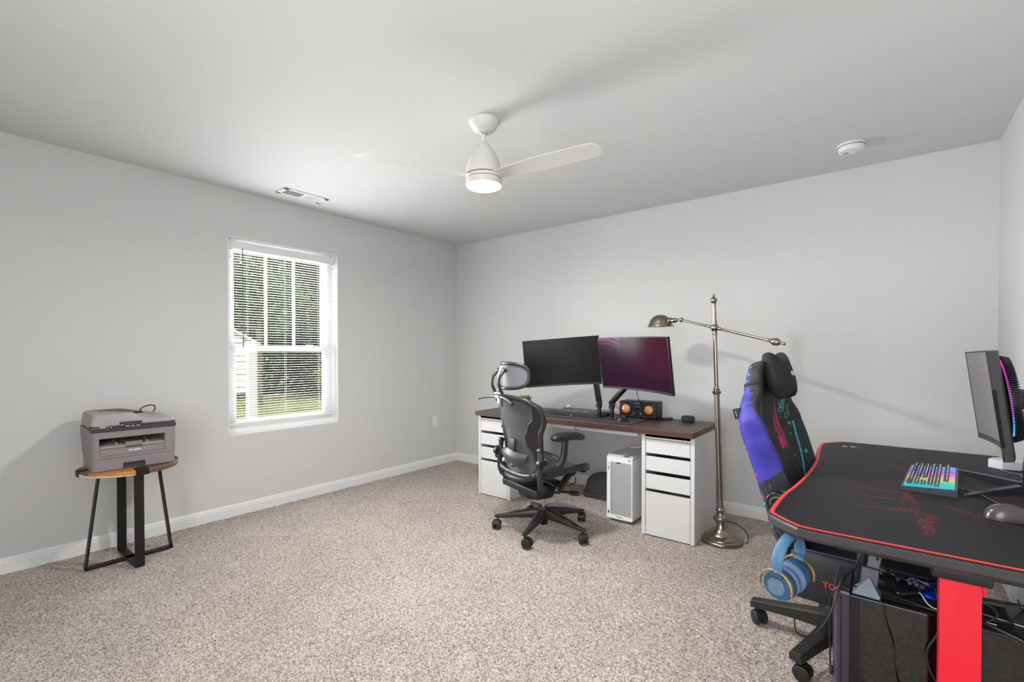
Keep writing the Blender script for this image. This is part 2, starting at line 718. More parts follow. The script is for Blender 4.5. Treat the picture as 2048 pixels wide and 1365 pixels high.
# venetian blind hung inside the opening
blind = thing('window_blind', 'white horizontal mini blind lowered over the window', 'blind', (XL, (WY0 + WY1) / 2, WZ0))
SLAT = mat('blind_slat', rgb(232, 233, 233), .4)
bw2 = hw - .014
bx = -.048
b = MB()
b.box((bx, 0, hh - .055), (.034, 2 * bw2, .058), bev=.003)
b.build('headrail', SLAT, blind, smooth=False)
b = MB()
zt, zb = hh - .09, .105
ns = int((zt - zb) / .0205)
for k in range(ns + 1):
    z = zt - k * .0205
    tiltk = R(3)
    for q in range(4):                  # cambered slat of four strips
        u0, u1 = -.0125 + q * .00625, -.0125 + (q + 1) * .00625
        c0, c1 = .0016 * (1 - (u0 / .0125) ** 2), .0016 * (1 - (u1 / .0125) ** 2)
        def pt(u, c_, y):
            return (bx + u * math.cos(tiltk) - c_ * math.sin(tiltk), y, z + u * math.sin(tiltk) + c_ * math.cos(tiltk))
        b.quad(pt(u0, c0, -bw2), pt(u1, c1, -bw2), pt(u1, c1, bw2), pt(u0, c0, bw2))
b.build('slats', SLAT, blind)
b = MB()
b.box((bx, 0, zb - .024), (.026, 2 * bw2, .018), bev=.004)
b.build('bottom_rail', SLAT, blind, smooth=False)
for y in (-.30, 0, .30):
    b = MB()
    for dx in (-.0125, .0125):
        b.tube([(bx + dx, y, zt), (bx + dx, y, zb - .015)], .0007, n=5)
    b.build('ladder_cord', SLAT, blind)
b = MB()
b.tube([(bx + .026, -.345, hh - .075), (bx + .028, -.345, zr + .01)], .0042, n=8)
b.build('tilt_wand', mat('wand_grey', rgb(120, 120, 120), .3), blind)
b = MB()
b.tube([(bx + .022, .345, hh - .08), (bx + .024, .343, .2)], .0012, n=6)
b.lathe([(.0001, 0), (.006, .003), (.004, .026), (.0001, .03)], (bx + .024, .343, .175), (0, 0, 1), n=12)
b.build('pull_cord', SLAT, blind)

# wall sockets
def outlet(loc, rot, label):
    t = thing('wall_outlet', label, 'outlet', loc, rot)
    b = MB()
    b.box((0, -.003, 0), (.07, .006, .115), bev=.0025)
    b.build('cover_plate', WHITE_PLASTIC, t)
    for s_ in (-1, 1):
        b = MB()
        b.rbox((0, 0, 0), (.034, .028, .003), .012, edge=.0008, M=Matrix.Translation((0, -.0075, s_ * .0205)) @ Matrix.Rotation(R(90), 4, 'X'))
        rc = b.build('receptacle', WHITE_PLASTIC, t)
        b = MB()
        b.box((-.006, -.0093, s_ * .0205 + .004), (.0016, .001, .008))
        b.box((.006, -.0093, s_ * .0205 + .004), (.0016, .001, .007))
        b.cyl((0, -.0088, s_ * .0205 - .007), (0, -.0098, s_ * .0205 - .007), .0023, n=10)
        b.build('socket_slot', HOLE, rc)
    return t
outlet((XL, 3.60, .485), R(90), 'white duplex wall outlet low on the left wall near the corner')

# power adapter and cord at the right wall
t = thing('power_adapter', 'light grey plug adapter low on the right wall behind the gaming desk', 'adapter', (XR, 3.10, .17))
b = MB()
b.rbox((-.028, 0, 0), (.056, .11, .12), .008, edge=.006)
b.build('adapter_body', mat('adapter_grey', rgb(186, 186, 192), .45), t)
cable('cord', [(-.03, 0, .06), (-.03, .005, .14), (-.022, .01, .3), (-.012, .012, .5)], .009, mat('cord_grey', rgb(176, 176, 180), .5), parent=t)

# ceiling register
t = thing('ceiling_vent', 'white louvered air vent in the ceiling above the window', 'vent', (-3.622, 1.928, H))
b = MB()
fwx, fwy = .155, .365
for s_ in (-1, 1):
    b.box((s_ * (fwx / 2 - .014), 0, -.004), (.028, fwy, .008), bev=.003)
    b.box((0, s_ * (fwy / 2 - .02), -.004), (fwx, .04, .008), bev=.003)
b.box((0, 0, -.004), (fwx - .04, .016, .007), bev=.001)
b.build('frame', WHITE_TRIM, t, smooth=False)
b = MB()
b.box((0, 0, -.0008), (fwx - .03, fwy - .03, .001))
b.build('duct_opening', mat('duct_dark', rgb(96, 96, 98), .9), t, smooth=False)
for s_ in (-1, 1):
    b = MB()
    for k in range(13):
        y = s_ * (.014 + k * .0118)
        b.box((0, y, -.005), (fwx - .05, .0016, .0125), rot=(s_ * R(38), 0, 0))
    b.build('louvers', WHITE_TRIM, t, smooth=False)

# smoke detector
t = thing('smoke_detector', 'round white smoke detector on the ceiling near the back wall', 'smoke detector', (-.158, 3.49, H))
b = MB()
b.lathe([(0, 0), (.072, 0), (.074, -.004), (.074, -.010), (.070, -.013)], (0, 0, 0))
b.build('mounting_plate', WHITE_PLASTIC, t)
b = MB()
b.lathe([(.066, -.0125), (.067, -.016), (.067, -.030), (.062, -.041), (.05, -.046), (.0001, -.047)])
hs = b.build('housing', WHITE_PLASTIC, t)
b = MB()
b.lathe([(.0665, -.013), (.0685, -.0136), (.0685, -.0156), (.0665, -.0162)])
b.build('vent_gap', PRINT_GREY, t)
b = MB()
b.lathe([(.016, -.046), (.016, -.049), (.013, -.050), (.0001, -.050)], (.01, .012, 0), n=24)
b.build('test_button', WHITE_PLASTIC, t)
b = MB()
for k in range(3):
    b.box((-.026, -.012 + k * .009, -.0472), (.024, .003, .0012))
b.build('sounder_slots', PRINT_GREY, t)

# ceiling fan with lit lamp
FX, FY = -1.697, 1.914
FAN = mat('fan_white', rgb(214, 213, 209), .4)
t = thing('ceiling_fan', 'white ceiling fan with lit round lamp hanging from the ceiling', 'ceiling fan', (FX, FY, H))
b = MB()
b.lathe([(.0001, 0), (.082, 0), (.083, -.003), (.080, -.012), (.070, -.034), (.052, -.054), (.034, -.064), (.0001, -.065)])
b.build('canopy', FAN, t)
b = MB()
b.ell((0, 0, -.062), (.024, .024, .018))
b.build('ball_joint', mat('joint_grey', rgb(176, 174, 174), .35), t)
b = MB()
b.lathe([(.0001, -.06), (.0125, -.06), (.0125, -.115), (.0145, -.117), (.0145, -.126), (.0001, -.127)], n=24)
b.build('downrod', FAN, t)
b = MB()
b.lathe([(.0001, -.112), (.012, -.112), (.020, -.117), (.032, -.130), (.045, -.148), (.058, -.168), (.070, -.19),
         (.080, -.212), (.088, -.236), (.093, -.258), (.0955, -.280), (.0955, -.291), (.092, -.2925), (.0001, -.2925)], n=56)
b.build('motor_housing', FAN, t)
RINGD = mat('fan_groove', rgb(112, 96, 88), .6)
b = MB()
for z in (-.2945, -.3135):
    b.lathe([(.09, z), (.0962, z), (.0962, z - .0024), (.09, z - .0024)], n=56)
b.build('seam_ring', RINGD, t)
b = MB()
b.lathe([(.0001, -.297), (.0955, -.297), (.0965, -.299), (.0965, -.312), (.0955, -.3135), (.0001, -.3135)], n=56)
b.build('blade_hub', FAN, t)
b = MB()
b.lathe([(.0001, -.316), (.0955, -.316), (.0965, -.318), (.0965, -.344), (.0945, -.350), (.0935, -.350)], n=56)
lk = b.build('lamp_collar', mat('lamp_collar_white', rgb(222, 214, 206), .4), t)
b = MB()
b.lathe([(.0935, -.349), (.091, -.3535), (.082, -.3575), (.06, -.361), (.03, -.363), (.0001, -.3635)], n=56)
b.build('lamp_diffuser', mat('lamp_lit', rgb(255, 250, 242), .5, emit=((1, .95, .88, 1), 14)), t)
for k in range(3):
    a = R(124 + 120 * k)
    Mz = Matrix.Rotation(a, 4, 'Z')
    b = MB()
    def bl(u, v):
        r_ = .085 + u * .585
        w_ = .030 + .036 * math.sin(min(1, u * 1.5 + .1) * PI / 2) - .012 * u
        if u > .93:
            w_ *= math.sqrt(max(0, 1 - ((u - .93) / .071) ** 2)) * .999 + .001
        vv = -1 + 2 * v
        return Mz @ Vector((r_, vv * w_ + .012 * u, -.305 - vv * w_ * .18))
    vs = b.grid(bl, 32, 7)
    ex = bmesh.ops.extrude_face_region(b.bm, geom=list(b.bm.faces))
    for v in [g for g in ex['geom'] if isinstance(g, bmesh.types.BMVert)]:
        v.co.z += .005
    b.build('blade', FAN, t)
# the lamp's own light
light('fan_lamp', 'AREA', (FX, FY, H - .368), (0, 0, 0), 33, (1, .98, .96), shape='DISK', size=.17)
# ------------------------------------------------------------------ garden beyond the window
GZ = -.55
gm_, gnt, gb, GN, GL = node_mat('lawn_grass')
gtc = GN.new('ShaderNodeTexCoord')
gno = GN.new('ShaderNodeTexNoise')
gno.inputs['Scale'].default_value = 1.4
gno.inputs['Detail'].default_value = 8
GL.new(gtc.outputs['Object'], gno.inputs['Vector'])
gr_ = GN.new('ShaderNodeValToRGB')
gr_.color_ramp.elements[0].position = .35
gr_.color_ramp.elements[0].color = rgb(116, 136, 62)
gr_.color_ramp.elements[1].position = .68
gr_.color_ramp.elements[1].color = rgb(160, 168, 96)
GL.new(gno.outputs['Fac'], gr_.inputs['Fac'])
GL.new(gr_.outputs['Color'], gb.inputs['Base Color'])
gb.inputs['Roughness'].default_value = .9
b = MB()
rng = random.Random(3)
b.grid(lambda u, v: (-4.3 - u * 60, -30 + v * 80, GZ + .08 * math.sin(u * 40) * math.sin(v * 31) * min(1, u * 4)), 40, 40)
lawn = b.build('lawn', gm_)
struct(lawn, 'sunlit green lawn outside the window', 'lawn')
b = MB()
b.box((-20.3, 9.3, GZ + .02), (1.2, 2.6, .03), rot=(0, 0, R(-30)), bev=.03)
struct(b.build('dirt_bed', mat('bare_earth', rgb(196, 164, 128), .95, noise=(rgb(160, 134, 104), 4, 4, .3, .7))),
       'strip of bare tan earth at the edge of the lawn', 'ground')

def leaf_mat(name, c1, c2):
    m, nt, bs, N, L = node_mat(name)
    o = N.new('ShaderNodeTexCoord')
    n = N.new('ShaderNodeTexNoise')
    n.inputs['Scale'].default_value = 3.5
    n.inputs['Detail'].default_value = 3
    L.new(o.outputs['Object'], n.inputs['Vector'])
    r = N.new('ShaderNodeValToRGB')
    r.color_ramp.elements[0].position = .35
    r.color_ramp.elements[1].position = .65
    r.color_ramp.elements[0].color = c1
    r.color_ramp.elements[1].color = c2
    L.new(n.outputs['Fac'], r.inputs['Fac'])
    L.new(r.outputs['Color'], bs.inputs['Base Color'])
    bs.inputs['Roughness'].default_value = .6
    bs.inputs['Subsurface Weight'].default_value = 0
    return m
LEAF_D = leaf_mat('leaf_dark', rgb(46, 58, 36), rgb(84, 98, 58))
LEAF_M = leaf_mat('leaf_mid', rgb(84, 100, 58), rgb(124, 138, 84))
LEAF_Y = leaf_mat('leaf_yellow', rgb(140, 170, 52), rgb(190, 206, 90))
BARK = mat('bark', rgb(112, 100, 88), .9, bump=(30, .5, .02))

def tree(name, label, cat, x, y, hgt, rad, trunk_h, n, leaf, seed, bare=False):
    rg = random.Random(seed)
    t = thing(name, label, cat, (x, y, GZ))
    b = MB()
    top = Vector((rg.uniform(-.3, .3), rg.uniform(-.3, .3), hgt * .75))
    b.tube(spline([(0, 0, -.05), (top.x * .3, top.y * .3, hgt * .3), top], 5), [.035 * rad + .02] * 5 + [.022 * rad + .02] * 5 + [.02], n=8)
    for k in range(7):
        a = rg.uniform(0, 2 * PI)
        z0 = hgt * rg.uniform(.25, .65)
        r_ = rad * rg.uniform(.5, .95)
        b.tube(spline([(0, 0, z0), (r_ * .5 * math.cos(a), r_ * .5 * math.sin(a), z0 + r_ * .35),
                       (r_ * math.cos(a), r_ * math.sin(a), z0 + r_ * .6)], 4), .035, n=6)
    b.build('trunk', BARK, t)
    b = MB()
    clus = []
    for k in range(30):
        a = rg.uniform(0, 2 * PI)
        zz = rg.uniform(trunk_h, hgt)
        f = math.sin(PI * min(1, max(0, (zz - trunk_h) / (hgt - trunk_h)) * .85 + .12))
        if trunk_h < .6:
            f = max(f, .85 - .5 * zz / hgt)
        rr = rad * f * rg.uniform(.2, .85)
        clus.append((rr * math.cos(a), rr * math.sin(a), zz, rad * rg.uniform(.3, .5)))
    for k in range(n):
        cx, cy, cz, cr = clus[rg.randrange(len(clus))]
        while True:
            d = Vector((rg.uniform(-1, 1), rg.uniform(-1, 1), rg.uniform(-1, 1)))
            if d.length < 1:
                break
        p = Vector((cx, cy, cz)) + d * cr
        p.z = max(p.z, .08)
        s_ = rg.uniform(.07, .15) * (1.0 if rad > 1.5 else .4)
        q = Euler((rg.uniform(0, PI), rg.uniform(0, PI), rg.uniform(0, PI))).to_matrix()
        b.quad(p + q @ Vector((-s_, 0, 0)), p + q @ Vector((0, -s_ * .55, .01)), p + q @ Vector((s_, 0, 0)), p + q @ Vector((0, s_ * .55, .01)))
    b.build('foliage', leaf, t, smooth=False)
    return t

# sight lines through the window run towards (-x, +y)
tree('shade_tree', 'leafy tree with pale open crown left of the others beyond the window', 'tree', -16.4, 7.2, 9.2, 2.4, 3.0, 4500, LEAF_M, 11)
tree('evergreen_tree', 'dark dense tree in the middle of the window view', 'tree', -19.6, 12.2, 7.6, 2.6, .5, 15000, LEAF_D, 12)
tree('shade_tree', 'tall grey green tree rising behind the dark dense tree', 'tree', -26.5, 15.0, 12.5, 3.6, 1.0, 13000, LEAF_M, 13)
tree('evergreen_tree', 'dark leafy tree at the right side of the window view', 'tree', -18.6, 15.4, 7.2, 2.6, .4, 13000, LEAF_D, 14)
tree('evergreen_tree', 'dark tree beside the white shed at the lawn edge', 'tree', -21.8, 9.6, 5.6, 2.5, .4, 10000, LEAF_D, 15)
tree('shade_tree', 'farthest pale tree above the lawn, right of the tall grey green one', 'tree', -25.5, 21.5, 11.0, 3.8, 1.0, 12000, LEAF_M, 16)
tree('evergreen_tree', 'dark bushy tree at the far left behind the white shed', 'tree', -24.5, 7.6, 5.0, 2.8, .2, 9000, LEAF_D, 18)
tree('evergreen_tree', 'dark bushy tree filling the gap behind the dense middle tree', 'tree', -23.5, 13.0, 8.5, 3.0, .2, 13000, LEAF_D, 19)
tree('evergreen_tree', 'dark bushy tree behind the bright yellow green bush', 'tree', -22.0, 16.6, 8.5, 3.0, .2, 13000, LEAF_D, 20)
tree('bush', 'bright yellow green bush in front of the dark trees', 'bush', -17.4, 10.55, 1.9, .75, .15, 4500, LEAF_Y, 17)

# white shed end / porch seen at the left of the window
sh = thing('garden_shed', 'white sided shed on a post at the left of the window view', 'shed', (-8.4, 3.44, GZ))
SIDING = mat('white_siding', rgb(236, 236, 238), .6)
b = MB()
for k in range(10):
    z0 = 1.135 + k * .105
    ye = .165 if k < 8 else .165 - (k - 7) * .17
    b.ring_loft([[(-.02, -2.2, z0), (-.02, ye, z0), (.010, ye, z0), (.010, -2.2, z0)],
                 [(-.02, -2.2, z0 + .104), (-.02, ye, z0 + .104), (-.004, ye, z0 + .104), (-.004, -2.2, z0 + .104)]])
b.build('siding_wall', SIDING, sh, smooth=False)
b = MB()
b.box((.03, .10, 1.0), (.12, .15, 2.0), bev=.01)
b.build('corner_post', SIDING, sh, smooth=False)
b = MB()
b.ring_loft([[(.06, -2.2, 3.30), (.06, .24, 1.965), (.06, .24, 1.93), (.06, -2.2, 3.2)], [(-.9, -2.2, 3.30), (-.9, .24, 1.965), (-.9, .24, 1.93), (-.9, -2.2, 3.2)]])
b.build('roof_edge', SIDING, sh, smooth=False)
# ------------------------------------------------------------------ side table under the printer
TX, TY, TZ = -3.60, .815, .578
WOODS = mat('patchwork_wood', rgb(124, 84, 52), .55)
def patch_wood():
    m, nt, bs, N, L = node_mat('reclaimed_wood')
    tc_ = N.new('ShaderNodeTexCoord')
    mp = N.new('ShaderNodeMapping')
    mp.inputs['Rotation'].default_value = (0, 0, R(90))
    L.new(tc_.outputs['Object'], mp.inputs['Vector'])
    sp = N.new('ShaderNodeSeparateXYZ')
    L.new(tc_.outputs['Object'], sp.inputs[0])
    # planks across y
    st = N.new('ShaderNodeMath'); st.operation = 'MULTIPLY'; st.inputs[1].default_value = 1 / .48
    L.new(sp.outputs['Y'], st.inputs[0])
    ad = N.new('ShaderNodeMath'); ad.operation = 'ADD'; ad.inputs[1].default_value = .5
    L.new(st.outputs[0], ad.inputs[0])
    fl = N.new('ShaderNodeMath'); fl.operation = 'FLOOR'
    L.new(ad.outputs[0], fl.inputs[0])
    wn_ = N.new('ShaderNodeTexWhiteNoise'); wn_.noise_dimensions = '1D'
    L.new(fl.outputs[0], wn_.inputs['W'])
    rp_ = N.new('ShaderNodeValToRGB')
    rp_.color_ramp.interpolation = 'CONSTANT'
    e_ = rp_.color_ramp.elements
    e_[0].position = 0; e_[0].color = rgb(120, 84, 60)
    e_[1].position = .06; e_[1].color = rgb(206, 138, 70)
    q = e_.new(.46); q.color = rgb(150, 112, 80)
    q = e_.new(.53); q.color = rgb(112, 82, 66)
    L.new(ad.outputs[0], rp_.inputs['Fac'])
    gr = N.new('ShaderNodeTexNoise'); gr.inputs['Scale'].default_value = 9; gr.inputs['Detail'].default_value = 6
    mp2 = N.new('ShaderNodeMapping'); mp2.inputs['Scale'].default_value = (1, 9, 9)
    L.new(tc_.outputs['Object'], mp2.inputs['Vector'])
    L.new(mp2.outputs[0], gr.inputs['Vector'])
    mxx = N.new('ShaderNodeMix'); mxx.data_type = 'RGBA'; mxx.blend_type = 'MULTIPLY'
    mxx.inputs['Factor'].default_value = .4
    L.new(rp_.outputs['Color'], mxx.inputs['A'])
    L.new(gr.outputs['Color'], mxx.inputs['B'])
    # chipped white paint along the lower rim of one side
    n5 = N.new('ShaderNodeTexNoise'); n5.inputs['Scale'].default_value = 22; n5.inputs['Detail'].default_value = 4
    L.new(tc_.outputs['Object'], n5.inputs['Vector'])
    a1 = N.new('ShaderNodeMath'); a1.operation = 'MULTIPLY_ADD'; a1.inputs[1].default_value = -55; a1.inputs[2].default_value = -.9
    L.new(sp.outputs['Z'], a1.inputs[0])
    a2 = N.new('ShaderNodeMath'); a2.operation = 'MULTIPLY_ADD'; a2.inputs[1].default_value = -3.2
    L.new(sp.outputs['Y'], a2.inputs[0]); L.new(a1.outputs[0], a2.inputs[2])
    a3 = N.new('ShaderNodeMath'); a3.operation = 'ADD'
    L.new(a2.outputs[0], a3.inputs[0]); L.new(n5.outputs['Fac'], a3.inputs[1])
    a4 = N.new('ShaderNodeMath'); a4.operation = 'GREATER_THAN'; a4.inputs[1].default_value = 1.05
    L.new(a3.outputs[0], a4.inputs[0])
    mx2 = N.new('ShaderNodeMix'); mx2.data_type = 'RGBA'
    L.new(a4.outputs[0], mx2.inputs['Factor'])
    L.new(mxx.outputs['Result'], mx2.inputs['A'])
    mx2.inputs['B'].default_value = rgb(222, 212, 200)
    L.new(mx2.outputs['Result'], bs.inputs['Base Color'])
    bs.inputs['Roughness'].default_value = .5
    return m
IRON = mat('black_iron', rgb(32, 30, 29), .5, .4)
t = thing('printer_table', 'small round reclaimed wood side table on crossed black iron frames', 'side table', (TX, TY, 0))
b = MB()
b.lathe([(.0001, TZ - .030), (.232, TZ - .030), (.238, TZ - .027), (.240, TZ - .022), (.240, TZ - .006), (.237, TZ - .001), (.232, TZ), (.0001, TZ)],
        (0, 0, 0), n=72)
top = b.build('tabletop', patch_wood(), t)
for v in top.data.vertices:
    v.co.z -= TZ
top.location = (0, 0, TZ)
# two crossed trapezoid frames of flat bar
def frame(ang, ztop, foot, topr, side_label):
    M = Matrix.Rotation(ang, 4, 'Z')
    zt_ = ztop
    for s_ in (-1, 1):
        b = MB()
        vs = b.bar((s_ * foot, 0, .004), (s_ * topr, 0, zt_), .046, .009, up=(1, 0, 0))
        b.xf(vs, M)
        b.build('leg', IRON, t, smooth=False)
    b = MB()
    vs = b.box((0, 0, .007), (2 * foot + .008, .046, .010))
    b.xf(vs, M)
    b.build('floor_bar', IRON, t, smooth=False)
    b = MB()
    b.xf(b.box((0, 0, zt_ - .005), (2 * topr, .046, .010)), M)
    b.build('top_bar', IRON, t, smooth=False)
frame(0, TZ - .031, .190, .185, '')
frame(R(90), TZ - .031, .208, .145, '')
for s_, xx in ((1, .2395), (-1, -.2395)):
    b = MB()
    b.box((xx, .005, TZ - .016), (.006, .062, .031), bev=.001)
    b.box((xx - s_ * .03, .005, TZ + .0012), (.062, .062, .0024))
    b.build('rim_bracket', IRON, t, smooth=False)
    b = MB()
    b.box((0, xx, TZ - .016), (.062, .006, .031), bev=.001)
    b.box((0, xx - s_ * .03, TZ + .0012), (.062, .062, .0024))
    b.build('rim_bracket', IRON, t, smooth=False)

# ------------------------------------------------------------------ printer (front faces -Y locally)
PR = mat('printer_grey', rgb(136, 129, 131), .5, bump=(500, .04, .0006))
PR2 = mat('printer_light_grey', rgb(158, 152, 150), .5, bump=(500, .04, .0006))
PRP = mat('printer_panel', rgb(47, 46, 52), .38)
PRD = mat('printer_dark', rgb(62, 58, 62), .5)
t = thing('printer', 'grey all in one office printer standing on the small round side table', 'printer',
          (-3.625, .818, TZ + .001), R(90 - 3))
PW, PD, PH = .408, .375, .318
def prn_outline(w, d, r_):
    return None
b = MB()
lev = [(.0, .945, .90, .02, .66), (.004, .957, .93, .026, .68), (.075, .972, .955, .03, .80), (.105, .98, .96, .03, .86), (.205, 1.0, .985, .032, .99), (.238, 1.0, 1.0, .032, 1.0)]
rings = []
for z, kx, ky, rr, kb in lev:
    pts = []
    hx, hy = PW / 2 * kx, PD / 2 * kb
    yf = -PD / 2 * ky
    for cxs, cys, a in ((1, 1, 0), (-1, 1, 90), (-1, -1, 180), (1, -1, 270)):
        for q in range(11):
            tt = R(a + 90 * q / 10)
            cy_ = hy - rr if cys > 0 else yf + rr
            pts.append((cxs * (hx - rr) + rr * math.cos(tt), cy_ + rr * math.sin(tt), z))
    rings.append(pts)
b.ring_loft(rings)
body = b.build('body', PR, t)
yf = lambda z: -PD / 2 * float(np.interp(z, [0, .004, .075, .105, .205, .238], [.90, .93, .955, .96, .985, 1.0]))
# output bay: cut as a dark recess with tray inside
b = MB()
x0, x1, z0, z1 = -.163, .142, .130, .188
import_cut = bpy.data.meshes
cutter = MB()
cutter.box(((x0 + x1) / 2, -PD / 2 + .07, (z0 + z1) / 2), (x1 - x0, .22, z1 - z0), bev=.004)
co_ = cutter.build('cutter', PR)
cutter2 = MB()
cutter2.box((-.005, -PD / 2 + .005, .012), (.105, .06, .050), bev=.004)
co2 = cutter2.build('cutter2', PR)
co_.parent = co2.parent = t
for c_ in (co_, co2):
    md = body.modifiers.new('bay', 'BOOLEAN')
    md.operation = 'DIFFERENCE'
    md.object = c_
    md.solver = 'EXACT'
dg = bpy.context.evaluated_depsgraph_get()
dg.update()
newme = bpy.data.meshes.new_from_object(body.evaluated_get(dg))
body.modifiers.clear()
body.data = newme
newme.name = 'body'
newme.polygons.foreach_set('use_smooth', [False] * len(newme.polygons))
for c_ in (co_, co2):
    bpy.data.objects.remove(c_)
b = MB()
b.box((-.0105, -.045, .186), (.303, .19, .004))
b.box((-.0105, .048, .158), (.303, .004, .054))
b.build('bay_lining', HOLE, t, smooth=False)
b = MB()          # sloping output tray with two ridges
for s_ in (0,):
    b.ring_loft([[(x0 + .002, yf(.13) + .006, .131), (x1 - .002, yf(.13) + .006, .131), (x1 - .002, .04, .131), (x0 + .002, .04, .131)],
                 [(x0 + .002, yf(.13) + .006, .140), (x1 - .002, yf(.13) + .006, .140), (x1 - .002, .04, .166), (x0 + .002, .04, .166)]])
for xx in (-.083, .061):
    b.box((xx, -.115, .153), (.011, .09, .012), rot=(R(8), 0, 0), bev=.003)
b.build('output_tray', PR2, t, smooth=False)
b = MB()
b.ring_loft([[(-.047, yf(.14) + .002, .134), (.033, yf(.14) + .002, .134), (.033, -.10, .140), (-.047, -.10, .140)],
             [(-.045, yf(.14) + .006, .156), (.031, yf(.14) + .006, .156), (.031, -.10, .160), (-.045, -.10, .160)]])
b.build('paper_stop', mat('paper_stop', rgb(122, 116, 108), .4), t, smooth=False)
LINE = mat('panel_gap', rgb(70, 60, 64), .7)
b = MB()          # panel gaps around manual feed door and paper drawer
def front_line(xa, za, xb, zb, w=.0016):
    b.bar((xa, yf(za) - .0003, za), (xb, yf(zb) - .0003, zb), w, .0016, up=(0, 1, 0))
front_line(-.163, .125, .142, .125)
front_line(-.163, .125, -.157, .088)
front_line(.142, .125, .138, .088)
front_line(-.157, .088, .138, .088)
front_line(-.170, .072, .170, .072)
b.build('door_seams', LINE, t, smooth=False)
b = MB()
b.box((-.005, -PD / 2 + .034, .0185), (.103, .004, .033))
b.build('drawer_grip', PRD, t, smooth=False)
b = MB()
b.box((-.007, yf(.128) - .0002, .1275), (.080, .004, .0075), bev=.001)
b.build('feed_grip', PRD, t, smooth=False)
text('brand_lettering', 'brother', .0185, Matrix.Translation((-.003, yf(.108) - .0012, .108)) @ Matrix.Rotation(R(88), 4, 'X'), PRINT_WHITE, t, bold=.0004)
# control panel strip: sloping dark fascia
b = MB()
prof = [(-PD / 2 - .004, .226), (-PD / 2 - .007, .232), (-PD / 2 - .005, .240), (-PD / 2 + .035, .262), (-PD / 2 + .06, .262), (-PD / 2 + .06, .228)]
xs_ = [-.196, -.2, -.196]
ringsL = []
for xx, k in ((-.200, .4), (-.196, .85), (-.188, 1), (.188, 1), (.197, .85), (.2015, .4)):
    ym = -PD / 2 + .03
    ringsL.append([(xx, ym + (y - ym) * (k if k < 1 else 1), .244 + (z - .244) * (k ** .3)) for y, z in prof])
b.ring_loft(ringsL)
pan = b.build('control_panel', PRP, t, angle=25)
pn = Matrix.Translation((0, -PD / 2 + .0135, .2502)) @ Matrix.Rotation(math.atan2(.022, .04), 4, 'X')
def on_panel(name, x, y, w, h_, m):
    b = MB()
    vs = b.box((x, y, .0006), (w, h_, .0016), bev=.0004, seg=1)
    b.xf(vs, pn)
    b.build(name, m, pan, smooth=False)
on_panel('lcd_screen', -.146, .001, .028, .021, mat('lcd', rgb(166, 164, 158), .3))
on_panel('key_strip', -.124, .001, .003, .016, PRINT_WHITE)
for i_, x in enumerate((-.037, -.012, .013)):
    on_panel('function_button', x, -.006, .017, .006, PRINT_WHITE)
on_panel('menu_button', -.110, -.004, .009, .004, PRINT_WHITE)
on_panel('wifi_button', -.058, .007, .010, .004, PRINT_WHITE)
for q in range(2):
    for r_ in range(3):
        on_panel('key', -.096 + r_ * .013, .006 - q * .008, .006, .0025, PRINT_GREY)
for q in range(3):
    for r_ in range(4):
        on_panel('number_key', .078 + r_ * .0125, .009 - q * .0075, .0085, .005, mat('number_key', rgb(70, 69, 76), .4))
for q in range(2):
    on_panel('key', .050, .006 - q * .009, .008, .003, PRINT_GREY)
on_panel('start_button', .148, .002, .016, .006, mat('start_key', rgb(84, 86, 98), .4))
text('model_lettering', 'MFC-L2700', .0072, pn @ Matrix.Translation((-.181, -.005, .0008)), PRINT_WHITE, pan)
# scanner lid with raised document feeder on the left and low tray on the right
b = MB()
def lid_ring(inset, z_l, z_r, rr):
    pts = []
    hx, y0_, y1_ = .1985 - inset, -PD / 2 + .024 + inset, PD / 2 - .002 - inset
    seq = []
    for cxs, cys, a in ((1, 1, 0), (-1, 1, 90), (-1, -1, 180), (1, -1, 270)):
        for q in range(5):
            tt = R(a + 90 * q / 4)
            cx_ = cxs * (hx - rr) + rr * math.cos(tt)
            cy_ = (y1_ - rr if cys > 0 else y0_ + rr) + rr * math.sin(tt)
            seq.append((cx_, cy_))
    # extra stations along the long sides to carry the step
    def addside(y, xs):
        return [(x, y) for x in xs]
    st = [.075, .048, .034, .018, .002, -.016]
    top_side = addside(y1_, st)
    bot_side = addside(y0_, list(reversed(st)))
    out = seq[:5] + top_side + seq[5:15] + bot_side + seq[15:]
    for x, y in out:
        k = max(0, min(1, (.048 - x) / .060))
        k = k * k * (3 - 2 * k)
        pts.append((x, y, z_r + (z_l - z_r) * k))
    return pts
b.ring_loft([lid_ring(.0, .247, .247, .02), lid_ring(.0, .268, .258, .02), lid_ring(.003, .280, .269, .02),
             lid_ring(.006, .309, .275, .022), lid_ring(.012, .320, .279, .024), lid_ring(.018, .322, .279, .024)], caps=True)
b.build('feeder_lid', PR2, t, angle=30)
b = MB()
b.box((-.018, -PD / 2 + .022, .2665), (.104, .010, .013), bev=.002)
b.build('lid_handle', PRP, t)
b = MB()
b.box((-.125, .03, .3182), (.018, .012, .001))
b.build('lid_mark', PRD, t)
b = MB()
b.box((-.2015, -.06, .196), (.004, .045, .02), bev=.001)
b.build('side_grip', PRD, t)
# coiled power cord lying on the lid tray
cp = []
for k in range(26):
    a = k * .62
    cp.append((.062 + .020 * math.cos(a), .085 + .026 * math.sin(a), 290e-3 + .0006 * k))
cable('power_cord', cp[:20] + [(.075, .10, .315), (.11, .115, .332), (.145, .12, .333), (.155, .118, .322), (.152, .116, .300), (.15, .14, .289)], .0038, CABLE, parent=t)

